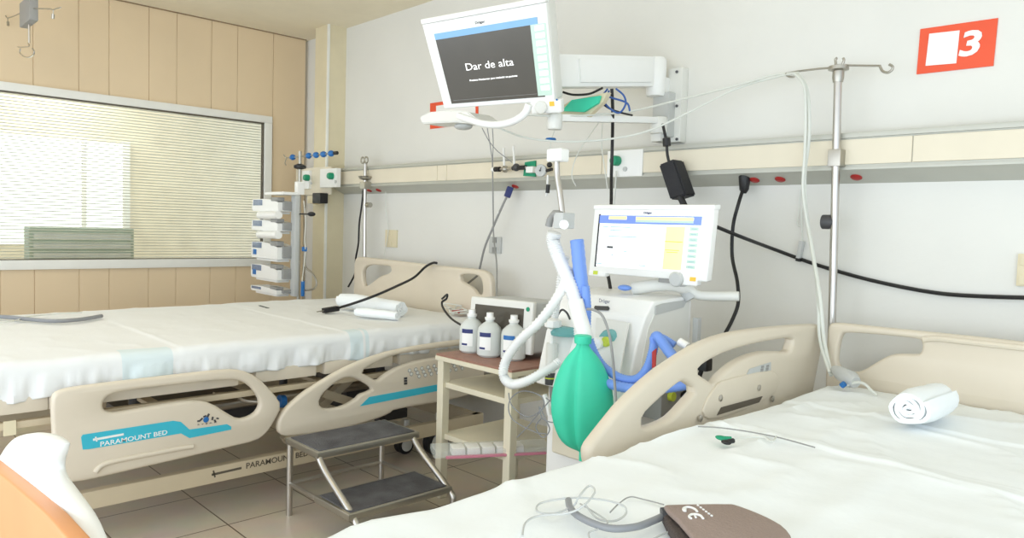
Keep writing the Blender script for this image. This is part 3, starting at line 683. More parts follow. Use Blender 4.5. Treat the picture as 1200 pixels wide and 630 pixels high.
# tangle of grey leads on the trolley side
for i, (pts, nm) in enumerate((
    ([(596, 460), (600, 475), (618, 488), (636, 478), (634, 464), (612, 458), (597, 470), (600, 490), (625, 505), (640, 508)], 'round loop of grey lead hanging over the trolley leg'),
    ([(655, 452), (650, 462), (640, 474), (628, 488), (618, 500), (606, 512)], 'grey lead running down beside the trolley from the humidifier'),
    ([(640, 466), (652, 478), (650, 494), (636, 490), (632, 476), (640, 492), (644, 504), (636, 512), (628, 500), (634, 490)], 'tangled grey lead right of the trolley leg'))):
    cable('sensor_lead', nm, 'cable', px(pts, Y=2.40), .0028, 'greytube', 8)

# ------------------------------------------------------------------ infusion tower
TY = 3.0
tw = thing('infusion_pole', 'tall infusion stand with pump rack in the corner behind the left bed', 'infusion stand', (P(349, 300, Y=TY).x, TY, 0))
tp, tb = P(352, 180, Y=TY), P(349, 350, Y=TY); xx = (tp.x + tb.x) / 2
MB().cyl((xx, TY, .1), (xx, TY, tp.z + .02), .014).build('pole', 'steel', tw)
mb = MB()
for k in range(5):
    a = k * math.tau / 5; mb.beam((xx, TY, .10), (xx + .28 * math.cos(a), TY + .28 * math.sin(a), .07), .05, .035); 
mb.build('base', 'offwhite', tw)
for k in range(5):
    a = k * math.tau / 5; c = V(xx + .27 * math.cos(a), TY + .27 * math.sin(a), .035); MB().lathe(c, [(.02, -.012), (.035, -.01), (.035, .01), (.02, .012)], 16, (math.sin(a), -math.cos(a), 0)).build('caster', 'black', tw)
a, b2 = P(341, 229, Y=TY - .03), P(356, 349, Y=TY - .03)
MB().box((xx - .05, TY - .05, b2.z), (xx + .03, TY - .015, a.z), .01).build('rack_column', 'lightgrey', tw)
a, b2 = P(348.5, 213, Y=TY), P(353, 228, Y=TY); MB().box((xx - .03, TY - .03, b2.z), (xx + .025, TY + .03, a.z), .006).build('pole_clamp', 'white', tw)
c = P(352, 194, Y=TY); MB().lathe((xx, TY, c.z - .03), [(.02, 0), (.05, .01), (.05, .03), (.02, .045)], 16).build('pole_knob', 'black', tw)
z_ = P(365, 182, Y=TY).z; MB().cyl((P(338, 182, Y=TY).x, TY, z_), (P(392, 182, Y=TY).x, TY, z_ - .0), .006).build('hook_bar', 'steel', tw)
for q in (343, 361.7, 370.4, 379, 388):
    c = P(q, 182, Y=TY); MB().ball((c.x, TY, z_), .034, (1, .7, .72)).build('line_holder', 'bluep', tw, 'blue bead on the hook bar')
c = P(393.5, 181, Y=TY); MB().cyl((c.x - .02, TY, z_), (c.x + .02, TY, z_), .014).build('bar_end', 'black', tw)
c = P(334, 184, Y=TY); MB().tube(spl([(c.x + .04, TY, z_), (c.x, TY, z_ + .01), (c.x - .025, TY, z_ + .03)], 4), .004).tube(spl([(c.x + .03, TY, z_), (c.x + .0, TY, z_ - .04), (c.x + .02, TY, z_ - .06)], 4), .004).build('hook', 'steel', tw)
c = P(365, 250.7, Y=TY - .05); MB().ball(c, .034, (1.25, .8, .55)).tube([c, (xx, TY, c.z)], .006).build('handle_knob', 'black', tw)
MB().tube(spl(px([(357, 295), (358, 312), (366, 320), (371, 330), (368, 338), (356, 340)], Y=TY), 6), .008).build('curved_bracket', 'steel', tw)
mb = MB().box(P(353.5, 289, Y=TY - .02), P(360, 294.5, Y=TY) , .004).box(P(352.5, 329, Y=TY - .02), P(357, 347, Y=TY), .004); mb.build('tubing_clip', 'bluep', tw)
MB().tube(spl(px([(356, 235), (358, 260), (357, 280), (358, 292)], Y=TY - .02), 5), .004).tube(spl(px([(358, 295), (356, 312), (354, 330)], Y=TY - .02), 5), .004).build('drip_tube', 'tube', tw)
pumps = [(233, 248, 0, 'top'), (257, 272, 0, 'second from top'), (282, 306, 1, 'middle'), (308, 331, 1, 'second from bottom'), (333, 348, 0, 'bottom')]
for (ya, yb, key, nm) in pumps:
    Yf = TY - .16
    tl, br_ = P(296 - (ya - 232) * .02, ya, Y=Yf), P(338, yb, Y=Yf)
    z0, z1 = br_.z + .003, tl.z; xl, xr_ = tl.x, xx - .06
    g_ = thing('infusion_pump', 'white infusion pump, %s in the rack of five' % nm, 'pump', (xl, TY - .1, z0), 'infusion pumps racked on the pole')
    hh_ = z1 - z0; wd = xr_ - xl
    MB().prism([(xl, Yf, z1 - .005), (xl + wd * .42, Yf, z1), (xl + wd * .75, Yf, z1 - hh_ * .1), (xr_, Yf, z1 - hh_ * .28), (xr_, Yf, z0), (xl + .01, Yf, z0), (xl - .008, Yf, z0 + .02)], (0, .15, 0)).build('body', 'white', g_)
    MB().box((xl + .02, Yf - .004, z1 - min(.055, hh_ * .6)), (xl + wd * .40, Yf + .001, z1 - .008), .002).build('display', 'pumpscr', g_, 'blue-grey display')
    if key: MB().box((xl + .035, Yf - .005, z0 + .025), (xl + .095, Yf + .001, z0 + .07), .002).build('key_pad', 'bluep', g_, 'square blue key')
    MB().box((xl + .05, Yf + .02, z0 - .022), (xr_ - .04, Yf + .13, z0 - .004), .006).build('syringe_tray', 'white', g_)
    if nm in ('top', 'second from top'): MB().cyl((xl + wd * .35, Yf - .01, z0 - .035), (xr_ + .04, Yf - .01, z0 - .03), .032, 16).build('syringe_barrel', 'white', g_)
    MB().box((xr_ - .12, Yf - .005, z1 - hh_ * .2), (xr_ + .0, Yf + .06, z1 + .012), .01).build('latch', 'grey', g_)
    MB().box((xr_ - .002, Yf + .04, z0 + .01), (xr_ + .032, Yf + .13, z0 + hh_ * .8), .006).build('rack_mount', 'grey', g_)
# top tray of the rack
a = P(318, 227, Y=TY - .1); MB().box((a.x, TY - .16, a.z - .012), (xx + .03, TY - .015, a.z + .012), .008).build('top_shelf', 'white', tw)

# black socket block beside the pole
a, b2 = P(366, 226, Y=ridge.y - .11), P(375, 238, Y=ridge.y - .11)
g_ = thing('plug_block', 'black plug in a beige socket at the left end of the service rail', 'plug', (a.x, D - .1, b2.z))
MB().box((a.x, ridge.y - .11, b2.z), (b2.x, ridge.y - .03, a.z), .01).build('plug_body', 'black', g_)
a2 = P(360, 229, Y=ridge.y - .09); MB().box((a2.x, ridge.y - .09, b2.z), (a.x, ridge.y - .0, a2.z), .006).build('socket_body', 'cream_panel', g_)

# ------------------------------------------------------------------ poles clamped to the rail
PYY = RF - .04
def rail_pole(label, top, bot, r):
    a, b_ = P(*top, Y=PYY), P(*bot, Y=PYY); a.y = b_.y = PYY; b_.x = a.x = (a.x + b_.x) / 2 if r < .016 else a.x
    return a, b_
a = P(982, 95, Y=PYY); b2 = P(975, 376, Y=PYY)
pr = thing('drip_pole', 'tall steel drip pole clamped to the rail above the right headboard', 'drip pole', (b2.x, PYY, b2.z - .1))
MB().tube([a, b2 + (b2 - a) * .05], .018, 16).build('pole', 'chrome', pr)
c = P(982.5, 82, Y=PYY); MB().lathe(a - V(0, 0, .005), [(.022, 0), (.026, .02), (.026, .05), (.045, .056), (.045, .072), (.02, .08)], 20).build('head', 'steel', pr)
h_ = P(982, 78, Y=PYY)
MB().tube(px([(960, 80.5), (935, 83.5), (921, 86)], Y=PYY) , .005).tube([P(982, 79, Y=PYY), P(960, 80.5, Y=PYY)], .005).tube(spl(px([(921, 86), (923, 89), (930, 90), (935, 84)], Y=PYY), 5), .005).build('hook_arm', 'steel', pr)
MB().tube(spl(px([(990, 76.5), (1015, 77), (1032, 77)], Y=PYY), 3), .005).tube(spl(px([(1031, 77), (1034, 83), (1040, 85), (1045, 82), (1046, 78), (1042, 75.5)], Y=PYY), 6), .006).build('hook_arm', 'steel', pr)
MB().tube(spl(px([(980, 78), (979, 70), (981, 68)], Y=PYY - .02), 4), .006).tube(spl(px([(986, 78), (989, 71), (988, 68)], Y=PYY - .02), 4), .006).build('fork', 'steel', pr)
c = P(967, 260, Y=PYY); MB().lathe(P(977, 260, Y=PYY), [(.02, 0), (.034, -.02), (.034, -.05), (.022, -.055)], 18, (1, 0, 0)).build('clamp_knob', 'darkgrey', pr)
MB().cyl(c + V(.02, 0, 0), c + V(-.012, -.0, 0), .03).build('clamp_end', 'lightgrey', pr)
MB().box(P(979, 190, Y=PYY) + V(-.03, -.02, -.02), P(979, 190, Y=PYY) + V(.03, .045, .06), .006).build('rail_clamp', 'steel', pr)
a = P(428, 196, Y=PYY); b2 = P(427, 336, Y=PYY)
pl_ = thing('drip_pole', 'short steel drip pole clamped to the rail above the left headboard', 'drip pole', (b2.x, PYY, b2.z - .05))
MB().tube([a + V(0, 0, .03), b2], .015, 14).build('pole', 'chrome', pl_)
mb = MB()
for s_ in (-1, 1): mb.tube([P(427, 187.5, Y=PYY) + V(s_ * .028 + .026 * math.cos(k * math.tau / 14), 0, .026 * math.sin(k * math.tau / 14)) for k in range(14)], .007, 8, closed=True)
mb.build('ring_hook', 'steel', pl_)
MB().lathe(P(428, 211, Y=PYY), [(.02, 0), (.05, .01), (.06, .03), (.05, .034), (.02, .036)], 18).box(P(428, 213, Y=PYY) + V(-.04, -.03, -.06), P(428, 213, Y=PYY) + V(.04, .04, .0), .006).build('rail_clamp', 'steel', pl_)
MB().cyl(P(430, 240, Y=PYY), P(434, 240, Y=PYY), .022).build('clamp_knob', 'steel', pl_)

# ceiling drip hook, top left
HY = 1.15; hx = P(34, 20, Y=HY)
hk = thing('ceiling_drip_hook', 'steel drip hanger dropping from the ceiling at the top left', 'drip hanger', (hx.x, HY, ZC))
MB().tube([(hx.x, HY, ZC), (hx.x, HY, P(33, 51, Y=HY).z)], .007, 10).build('rod', 'chrome', hk)
MB().lathe((hx.x, HY, ZC), [(.05, 0), (.05, -.012), (.02, -.02)], 20).build('ceiling_rose', 'steel', hk)
a, b2 = P(27.5, 5, Y=HY), P(40, 23.5, Y=HY); MB().box((a.x, HY - .025, b2.z), (b2.x, HY + .025, a.z), .008).build('clamp_block', 'grey', hk)
MB().tube(spl(px([(26, 14.5), (10, 21), (6, 18), (0, 19.5), (-10, 25)], Y=HY), 4), .004).build('arm', 'steel', hk)
MB().tube(spl(px([(40, 10), (58, 10.5), (62, 11.5), (66, 10), (71, 9)], Y=HY), 4), .004).build('arm', 'steel', hk)
for q in ((9, 21, 9.5, 30), (62.5, 11, 62, 22)):
    a, b2 = P(q[0], q[1], Y=HY), P(q[2], q[3], Y=HY); MB().tube([a, a.lerp(b2, .6)], .003).tube([a.lerp(b2, .5), b2], .009).build('arm_tip', 'steel', hk)
MB().tube(spl(px([(21, 55), (28, 55), (34, 54), (33, 51)], Y=HY), 4), .004).tube(spl(px([(24, 57), (23.5, 62), (28, 66), (34, 67), (39, 64), (40, 60), (38, 57)], Y=HY), 5), .005).build('loop_hook', 'chrome', hk)

# ------------------------------------------------------------------ big patient monitor on its wall arm
nM = V(.30, -.88, -.358).normalized(); pM = V(-2.80, 2.50, 2.31)
Q = QF([(494.5, 30), (640, 4), (650, 118.5), (520.5, 127.5)], pM, nM)
mo = thing('patient_monitor', 'large white wall-arm monitor tilted down showing Dar de alta', 'monitor', tuple(Q(.5, .5, -.1)))
mb = MB(); Q.slab(mb, 0, -.01, 1, 1.0, -.035, 0, .008); mb.build('front_frame', 'white', mo)
mb = MB(); Q.slab(mb, .0, -.07, 1.0, -.012, -.05, .004, .006); mb.build('top_trim', 'white', mo)
mb = MB(); Q.slab(mb, .02, -.05, 1.0, 1.0, -.11, -.03, .012); mb.build('housing', 'offwhite', mo)
mb = MB(); Q.slab(mb, .085, .115, .925, .945, 0, .0015); sc = mb.build('screen', 'dark', mo, 'dark screen')
mb = MB(); Q.slab(mb, .085, .115, .925, .185, .0016, .003); mb.build('title_bar', 'scrlb', sc, 'light blue bar')
mb = MB(); Q.slab(mb, .868, .185, .985, .93, .0016, .003); kb = mb.build('softkey_column', 'scrg', sc, 'pale green soft keys')
for i in range(9):
    mb = MB(); Q.slab(mb, .90, .20 + i * .078, .970, .25 + i * .078, .003, .0036); mb.build('softkey', 'scrw', kb)
mb = MB(); Q.text(mb, 'Dar de alta', .285, .575, .70, .082, .003, -.002); mb.build('screen_text', 'scrt', sc, 'white words Dar de alta')
mb = MB(); Q.text(mb, "Presione Monitorear para readmitir un paciente", .30, .70, .715, .020, .003, .02); mb.build('screen_text', 'scrt', sc)
mb = MB(); Q.slab(mb, .11, .905, .86, .908, .0016, .0024); mb.build('screen_line', 'grey', sc)
mb = MB(); Q.text(mb, 'Dräger', .44, .085, .52, .028, .001, .01); mb.build('maker_name', 'darkgrey', mo)
a = P(635, 123.5, Y=2.35); cK = Q(.885, 1.03, .005)
mb = MB(); Q.slab(mb, .79, .985, 1.05, 1.13, -.04, .0, .008); kp = mb.build('control_panel', 'white', mo)
mb = MB(); mb.lathe(Q(.885, 1.055, 0), [(.032, 0), (.032, .012), (.027, .018)], 24, nM); mb.build('rotary_knob', 'offwhite', kp)
mb = MB(); Q.slab(mb, .955, 1.0, .995, 1.05, 0, .002); mb.build('yellow_sticker', 'yellow', kp)
mb = MB(); mb.cyl(Q(1.02, .985, 0), Q(1.02, .985, .003), .005); mb.build('indicator', 'bluep', kp)
# white curved handle and flat pod under the monitor
hd = [P(*c, Y=2.45) for c in ((620, 122), (614, 134), (600, 142.5), (582, 146), (565, 144.5), (550, 140), (538, 136))]
MB().tube(spl(hd, 6), [.018] * 37, 12).build('curved_handle', 'white', mo)
pd = [P(*c, Y=2.45) for c in ((491, 137), (503, 131), (528, 129), (548, 131), (560, 140), (556, 145), (535, 143), (510, 144), (494, 145))]
mb = MB().prism(pd, (0, .16, 0)); bmesh.ops.recalc_face_normals(mb.bm, faces=mb.bm.faces[:]); bmesh.ops.bevel(mb.bm, geom=mb.bm.edges[:], offset=.006, segments=2, affect='EDGES'); mb.build('pod', 'offwhite', mo)
c = P(543, 148, Y=2.55); MB().ball(c, .055, (1, .8, .35)).build('pod_cap', 'lightgrey', mo)

# wall arm
arm = thing('monitor_wall_arm', 'white articulated arm and bracket holding the large monitor to the wall', 'wall arm', tuple(P(790, 120, Y=D)))
a, b2 = P(783.5, 81, Y=D - .06), P(796.5, 166, Y=D - .06)
MB().box((a.x, D - .06, b2.z), (b2.x, D - .001, a.z), .004).build('wall_channel', 'offwhite', arm)
mb = MB()
for q in (84, 124, 163): mb.cyl(P(793, q, Y=D - .06) , P(793, q, Y=D - .07), .008)
mb.build('channel_screw', 'darkgrey', arm)
a, b2 = P(768, 110, Y=D - .10), P(783, 160, Y=D - .10); MB().box((a.x, D - .12, b2.z), (b2.x + .01, D - .03, a.z), .004).build('wall_slider', 'lightgrey', arm)
A1, A2 = P(764, 85, Y=D - .14), P(640, 84, Y=2.75)
MB().beam(A1, A2, .10, .165, .012).build('upper_arm', 'white', arm)
MB().beam(A1.lerp(A2, .1) + V(.055, -.0, 0), A1.lerp(A2, .78) + V(.055, 0, 0), .02, .12, .006).build('arm_cover', 'white', arm)
c = P(769, 92, Y=D - .13); MB().lathe(c, [(.05, -.10), (.055, -.09), (.055, .10), (.045, .115)], 24).build('pivot', 'white', arm)
MB().box(P(766, 92, Y=D - .1), P(785, 118, Y=D - .05), .01).build('pivot_bracket', 'white', arm)
MB().lathe(A2, [(.05, -.10), (.055, -.09), (.055, .085), (.05, .095)], 24).build('pivot', 'white', arm)
MB().beam(A2, Q(.6, .5, -.12), .08, .08, .01).build('head_link', 'offwhite', arm)
B1, B2 = P(770, 141, Y=D - .16), P(648, 138, Y=2.75)
MB().beam(B1, B2, .05, .035, .006).build('lower_arm', 'white', arm)
MB().lathe(P(772, 146, Y=D - .14), [(.045, -.05), (.05, -.04), (.05, .03), (.045, .04)], 24).box(P(763, 152, Y=D - .14), P(785, 167, Y=D - .05), .006).build('lower_pivot', 'offwhite', arm)
MB().lathe(P(650, 140, Y=2.76), [(.035, -.05), (.04, -.04), (.04, .02), (.035, .03)], 20).build('lower_pivot', 'offwhite', arm)
tr = [P(*c, Y=2.95) for c in ((640, 137), (668, 118), (712, 108), (706, 120), (688, 137))]
MB().prism(tr, (0, .03, .0)).build('cable_tray', 'cream_panel', arm)
o = MB().prism([P(*c, Y=2.93) for c in ((658, 130), (670, 117), (703, 112), (700, 121), (684, 131))], (0, .015, 0)).build('green_pad', 'bag'); tag(o, 'green folded pad wedged on the arm tray behind the large monitor', 'pad')

# ------------------------------------------------------------------ ventilator
VX0, VX1 = -2.46, -1.92
vt = thing('ventilator', 'white intensive-care ventilator on a trolley with a lit touch screen', 'ventilator', (-2.15, 2.8, 0))
prof = [P(*c, X=VX1) for c in ((766, 353), (790, 349), (811, 346.5), (809, 400), (806, 440), (804, 466), (733, 474), (739, 440), (746, 405), (756, 372))]
mb = MB().prism(prof, (VX0 - VX1, 0, 0)); bmesh.ops.recalc_face_normals(mb.bm, faces=mb.bm.faces[:])
bmesh.ops.bevel(mb.bm, geom=[e for e in mb.bm.edges], offset=.012, segments=3, profile=.6, affect='EDGES'); vb = mb.build('body', 'white', vt)
sp_ = [P(*c, X=VX1 + .003) for c in ((770, 362), (808, 353), (806, 400), (803, 452), (747, 460), (753, 420), (760, 385))]
MB().prism(sp_, (-.006, 0, 0)).build('side_panel', 'offwhite', vb)
MB().prism([P(*c, X=VX1 + .006) for c in ((769, 358), (777, 355.5), (806, 351), (801, 360), (768, 369))], (-.004, 0, 0)).build('side_handle', 'lightgrey', vb)
yf = prof[0].y
def onfront(a_, b_, o_=.006): 
    # front face runs from prof[0] (top) to prof[9] etc.
    p_ = prof[0]; q_ = prof[9]; n_ = V(0, -(p_.z - q_.z), -(q_.y - p_.y)).normalized()
    r = d_(a_, b_); k = ((p_ + n_ * o_) - CAM).dot(n_) / r.dot(n_); return CAM + r * k
A, B = onfront(702, 353.5), onfront(719, 354.5)
MB().text('Dräger', (B.x - A.x) / 3.6, lambda u, v, w_: V(A.x + u, A.y - .002 , A.z + v), .001, .0).build('maker_name', 'navy', vb)
MB().prism([onfront(*c, .004) for c in ((697.5, 358), (713, 358.5), (714.5, 361), (713, 363.5), (698, 363), (696.5, 360.5))], (0, -.003, 0)).build('slot', 'darkgrey', vb)
MB().lathe(onfront(718, 399, -.03), [(.052, 0), (.052, .03), (.044, .045), (.02, .05)], 24, (0, -1, 0)).build('round_valve', 'tealclear', vb, 'pale teal round valve')
MB().lathe(onfront(707, 401, -.0), [(.026, 0), (.026, .05), (.018, .055)], 18, (0, -1, 0)).build('hose_port', 'white', vb)
MB().lathe(onfront(711, 400, .02), [(.022, 0), (.022, .01), (.018, .015)], 18, (0, -1, 0)).build('port_ring', 'yellowg', vb)
MB().prism([onfront(*c, .003) for c in ((700, 372), (738, 378), (733, 404), (727, 438), (697, 432))], (0, -.008, 0)).build('service_door', 'offwhite', vb)
# trolley under it
MB().box((-2.40, 2.55, .22), (VX1 + .02, 2.98, prof[6].z + .01), .03, 3).build('trolley_column', 'white', vt)
a = P(647, 474, Y=2.5); b2 = P(684, 545, Y=2.5)
MB().box((a.x, 2.50, b2.z + .01), (a.x + .34, 2.60, a.z), .02, 3).build('trolley_front', 'railcream', vt)
mb = MB().box((-2.52, 2.28, .06), (-2.42, 3.1, .13), .015).box((-1.95, 2.28, .06), (-1.85, 3.1, .13), .015).box((-2.5, 2.6, .06), (-1.9, 2.95, .22), .015); mb.build('trolley_base', 'blackfab', vt)
for x_, y_ in ((-2.47, 2.33), (-1.9, 2.33), (-2.47, 3.05), (-1.9, 3.05)):
    MB().lathe((x_, y_, .045), [(.03, -.02), (.045, -.018), (.045, .018), (.03, .02)], 20, (1, 0, 0)).build('caster', 'black', vt)
a = P(786, 470, Y=2.45); MB().box((-1.90, 2.62, .70), (-1.80, 2.80, .86), .01).build('power_box', 'grey', vt)
MB().lathe(V(-1.80, 2.68, .80), [(.02, 0), (.02, .02)], 14, (1, 0, 0)).build('power_knob', 'yellowg', vt)
MB().box(P(817, 434, Y=2.75), P(828, 421, Y=2.75) + V(0, .05, 0), .008).build('rear_plug', 'black', vt)
MB().tube(spl(px([(822, 434), (815, 450), (800, 462), (790, 468)], Y=2.77), 4), .01).build('rear_lead', 'black', vt)
# display
Q = QF([(696.5, 243), (837, 243.5), (828, 330.5), (689.5, 319)], (-2.03, 2.79, 1.449), V(0.03, -1, -.08))
dp = MB(); Q.slab(dp, 0, .0, 1, 1, -.045, 0, .008); dp = dp.build('display', 'white', vt)
mb = MB(); Q.slab(mb, -.004, -.04, 1.004, .03, -.05, .004, .005); mb.build('display_trim', 'white', dp)
mb = MB(); Q.slab(mb, .062, .115, .92, .885, 0, .0015); s0 = mb.build('screen', 'scrw', dp, 'lit white screen with blue header')
mb = MB(); Q.slab(mb, .062, .115, .92, .235, .002, .003); mb.build('header_bar', 'scrb', dp, 'blue header bar')
mb = MB(); Q.slab(mb, .15, .125, .31, .175, .0032, .004); Q.slab(mb, .39, .13, .86, .175, .0032, .004); Q.slab(mb, .65, .26, .80, .865, .002, .003); mb.build('yellow_field', 'scry', dp, 'pale yellow alarm fields')
mb = MB(); Q.slab(mb, .39, .176, .86, .21, .0032, .004)
for i in range(8): Q.slab(mb, .835, .26 + i * .075, .905, .31 + i * .075, .002, .003)
mb.build('pale_field', 'scrg', dp)
for (u, v, l) in ((.10, .28, .05), (.17, .28, .18), (.17, .33, .12), (.16, .42, .25), (.07, .84, .05), (.45, .83, .06), (.2, .7, .02), (.31, .64, .03)):
    mb = MB(); Q.slab(mb, u, v, u + l, v + .012, .002, .0028); mb.build('readout', 'scrteal', dp)
for i in range(8):
    mb = MB(); Q.slab(mb, .85, .28 + i * .075, .89, .29 + i * .075, .0032, .004); mb.build('readout', 'scrteal', dp)
mb = MB(); Q.slab(mb, .155, .575, .21, .605, .002, .0028); mb.build('readout', 'darkgrey', dp)
mb = MB(); Q.slab(mb, .65, .465, .79, .475, .0032, .004); Q.slab(mb, .66, .585, .77, .593, .0032, .004); Q.slab(mb, .67, .615, .76, .623, .0032, .004); mb.build('readout', 'yellow', dp)
mb = MB(); Q.slab(mb, .055, .10, .067, .90, -.001, .003); mb.build('screen_edge', 'black', dp)
mb = MB(); Q.text(mb, 'Dräger', .45, .085, .52, .028, .002, .01); mb.build('maker_name', 'navy', dp)
mb = MB(); Q.slab(mb, .0, .955, .16, 1.05, -.04, .001, .008); mb.build('control_strip', 'white', dp)
mb = MB(); Q.slab(mb, .72, .93, .93, 1.07, -.04, .002, .008); cp = mb.build('control_strip', 'white', dp)
mb = MB(); mb.lathe(Q(.775, .99, .0), [(.034, 0), (.034, .014), (.028, .02)], 24, Q.n); mb.build('rotary_knob', 'lightgrey', cp)
mb = MB(); Q.slab(mb, .875, .945, .92, 1.0, .002, .004); mb.build('sticker', 'yellow', cp)
mb = MB(); Q.slab(mb, .05, .965, .09, 1.02, .001, .004); mb.build('sticker', 'yellowg', cp)
mb = MB(); Q.slab(mb, .62, 1.0, .74, 1.06, -.02, -.006); mb.build('grip', 'grey', dp)
a = Q(.65, .75, -.05); MB().tube(spl([a, a + V(.02, .1, -.12), V(a.x + .05, a.y + .12, prof[2].z - .01)], 5), .035, 14).build('display_stand', 'lightgrey', vt)
MB().tube(spl([P(742, 338, Y=2.85), P(780, 333, Y=2.9), P(806, 338, Y=2.95), P(820, 346, Y=2.98), P(866, 347, Y=3.05)], 5), [.03] * 11 + [.022] * 10, 14).build('support_arm', 'offwhite', vt)
MB().ball(P(732, 337, Y=2.8), .035, (1, .8, .4)).build('top_valve', 'blue', vt, 'blue cap on top of the body')
mb = MB().box(P(812, 372, Y=3.0), P(817, 402, Y=3.0) + V(0, .03, 0), .004); mb.build('side_connector', 'lightgrey', vt)
o = MB().box(P(806, 405, Y=2.99), P(815, 410, Y=2.99) + V(0, .03, 0), .003).build('side_clip', 'yellow', vt)

# hose arm with white head
ha = thing('hose_support_arm', 'chrome hose arm with a square white head above the green bag', 'support arm', tuple(P(660, 262, Y=2.45)))
a, b2 = P(645.5, 175, Y=2.45), P(662, 189, Y=2.45); MB().box((a.x, 2.42, b2.z), (b2.x, 2.48, a.z), .012, 3).build('head', 'white', ha)
MB().tube(spl(px([(652.5, 188), (653, 205), (656, 225), (659, 250)], Y=2.45), 6), .013, 14).build('tube', 'chrome', ha)
a, b2 = P(655.5, 249, Y=2.45), P(666.5, 268, Y=2.45); MB().box((a.x, 2.41, b2.z), (b2.x, 2.49, a.z), .01).build('joint', 'lightgrey', ha)
MB().cyl(P(661, 263, Y=2.40), P(661, 263, Y=2.44), .02).build('joint_pin', 'chrome', ha)
MB().tube(spl(px([(658, 253), (650, 251), (645, 257), (643, 265)], Y=2.43), 5), [.02] * 6 + [.016] * 10, 12).build('clamp_lever', 'grey', ha)

# hoses
def hose(name, label, pts, r, material, rib=.0025, k=14):
    p = spl(pts, k); rs = [r + (rib if i % 2 else -rib) for i in range(len(p))]
    o = MB().tube(p, rs, 14).build(name, material, None, ang=80); tag(o, label, 'hose'); return o
hose('breathing_hose', 'wide white corrugated hose from the hose arm down into the green bag', px([(650, 272), (648, 282), (653, 298), (662, 320), (672, 345), (679, 370), (681, 392)], Y=2.40), .030, 'whosing')
hose('breathing_hose', 'white corrugated hose looping low in front of the trolley', [P(668, 315, Y=2.44), P(655, 345, Y=2.36), P(634, 375, Y=2.34), P(608, 400, Y=2.34), P(593, 422, Y=2.34), P(590, 440, Y=2.34), P(600, 450, Y=2.34), P(618, 446, Y=2.36), P(640, 434, Y=2.42), P(656, 424, Y=2.48)], .021, 'whosing')
hose('breathing_hose', 'thin clear white hose hanging left of the wide white one', px([(664, 300), (658, 320), (655, 340), (652, 358), (650, 372)], Y=2.46), .016, 'whosing')
hose('breathing_hose', 'wide blue hose hanging vertically beside the white hoses', px([(676, 281), (678, 300), (681, 330), (684, 358)], Y=2.44), .030, 'blue', .0008, 6)
hose('breathing_hose', 'blue hose sweeping behind the green bag up to a loop at the ventilator side', px([(686, 335), (688, 360), (688, 385), (695, 410), (708, 430), (728, 443), (746, 444), (758, 432), (765, 412), (767, 398)], Y=2.42), .018, 'blue', .0012)
hose('breathing_hose', 'short blue hose bending over from the loop down behind the raised rail', [P(767, 398, Y=2.42), P(770, 394, Y=2.41), P(777, 402, Y=2.40), P(785, 413, Y=2.38), P(795, 424, Y=2.36)], .020, 'blue', .0012)
stub = hose('breathing_hose', 'blue hose stub with white cuff beside the loop', [P(770, 394, Y=2.46), P(778, 396, Y=2.46), P(791, 404, Y=2.47)], .013, 'blue', .001)
hose('breathing_hose', 'lower blue hose running level under the ventilator body', px([(690, 440), (712, 449), (740, 455), (770, 455), (800, 451), (815, 446)], Y=2.38), .020, 'blue', .0012)
o = MB().tube(px([(796, 400), (806, 406)], Y=2.46), .016, 14).build('hose_cuff', 'white', stub, 'white cuff')
o = MB().prism([P(*c, Y=2.385) for c in ((764, 412), (769, 408), (768, 430), (764, 431))], (0, .004, 0)).build('red_tag', 'redp'); tag(o, 'small red printed tag on the blue hose loop', 'tag')
hose('breathing_hose', 'white Y-piece section joining the hoses above the bag', px([(674, 352), (679, 372), (684, 388), (686, 398)], Y=2.37), .034, 'white', .0)
# flow sensor lead
cable('sensor_lead', 'thin grey lead arching from the hose joint down past the bag', 'cable', px([(688, 362), (696, 363), (706, 370), (714, 392), (718, 420), (720, 445), (722, 470)], Y=2.33), .0055, 'grey', 8)

# reservoir bag
bgp = P(683, 402, Y=2.32); bot = P(682, 531, Y=2.32); Hb = bgp.z - bot.z; Wb = (P(712, 460, Y=2.32) - P(652, 460, Y=2.32)).length / 2
bg_ = thing('breathing_bag', 'green rubber breathing bag hanging from the white hose', 'bag', tuple(bgp))
prof2 = [(.010, 0), (.012, .02), (.06, .05), (.10, .10), (.125, .20), (.145, .33), (.148, .45), (.142, .58), (.12, .72), (.09, .84), (.055, .92), (.032, .965), (.028, 1.0), (.030, 1.03)]
mb = MB(); b_ = mb.bm; n = 48; rings = []
sd = V(.69, .72, 0).normalized(); fwd = V(-.72, .69, 0) * -1; cbx = (P(682, 460, Y=2.32))
for (r, h) in prof2:
    ring = []
    for k in range(n):
        a = k * math.tau / n; rr3 = r / .148 * Wb * .93
        pleat = 1 - .26 * math.exp(-((a - 4.30) / .13) ** 2) - .26 * math.exp(-((a - 1.7) / .16) ** 2) + .03 * noise.noise(V(a * 2, h * 4, 1))
        ctr = bot.lerp(bgp, min(h, 1.0)) + V(0, 0, max(0, h - 1) * Hb)
        ring.append(b_.verts.new(ctr + (sd * math.cos(a) + fwd * -math.sin(a) * .62) * rr3 * pleat))
    rings.append(ring)
for A, B in zip(rings, rings[1:]):
    for k in range(n): b_.faces.new((A[k], A[(k + 1) % n], B[(k + 1) % n], B[k]))
b_.faces.new(rings[0][::-1]); b_.faces.new(rings[-1])
o = mb.build('bladder', 'bag', bg_, ang=70); o.modifiers.new('s', 'SUBSURF').levels = 1; o.modifiers['s'].render_levels = 1
MB().tube([bot + V(0, 0, .01), bot - V(0, 0, .03)], .012, 12).build('tail', 'bag', bg_)
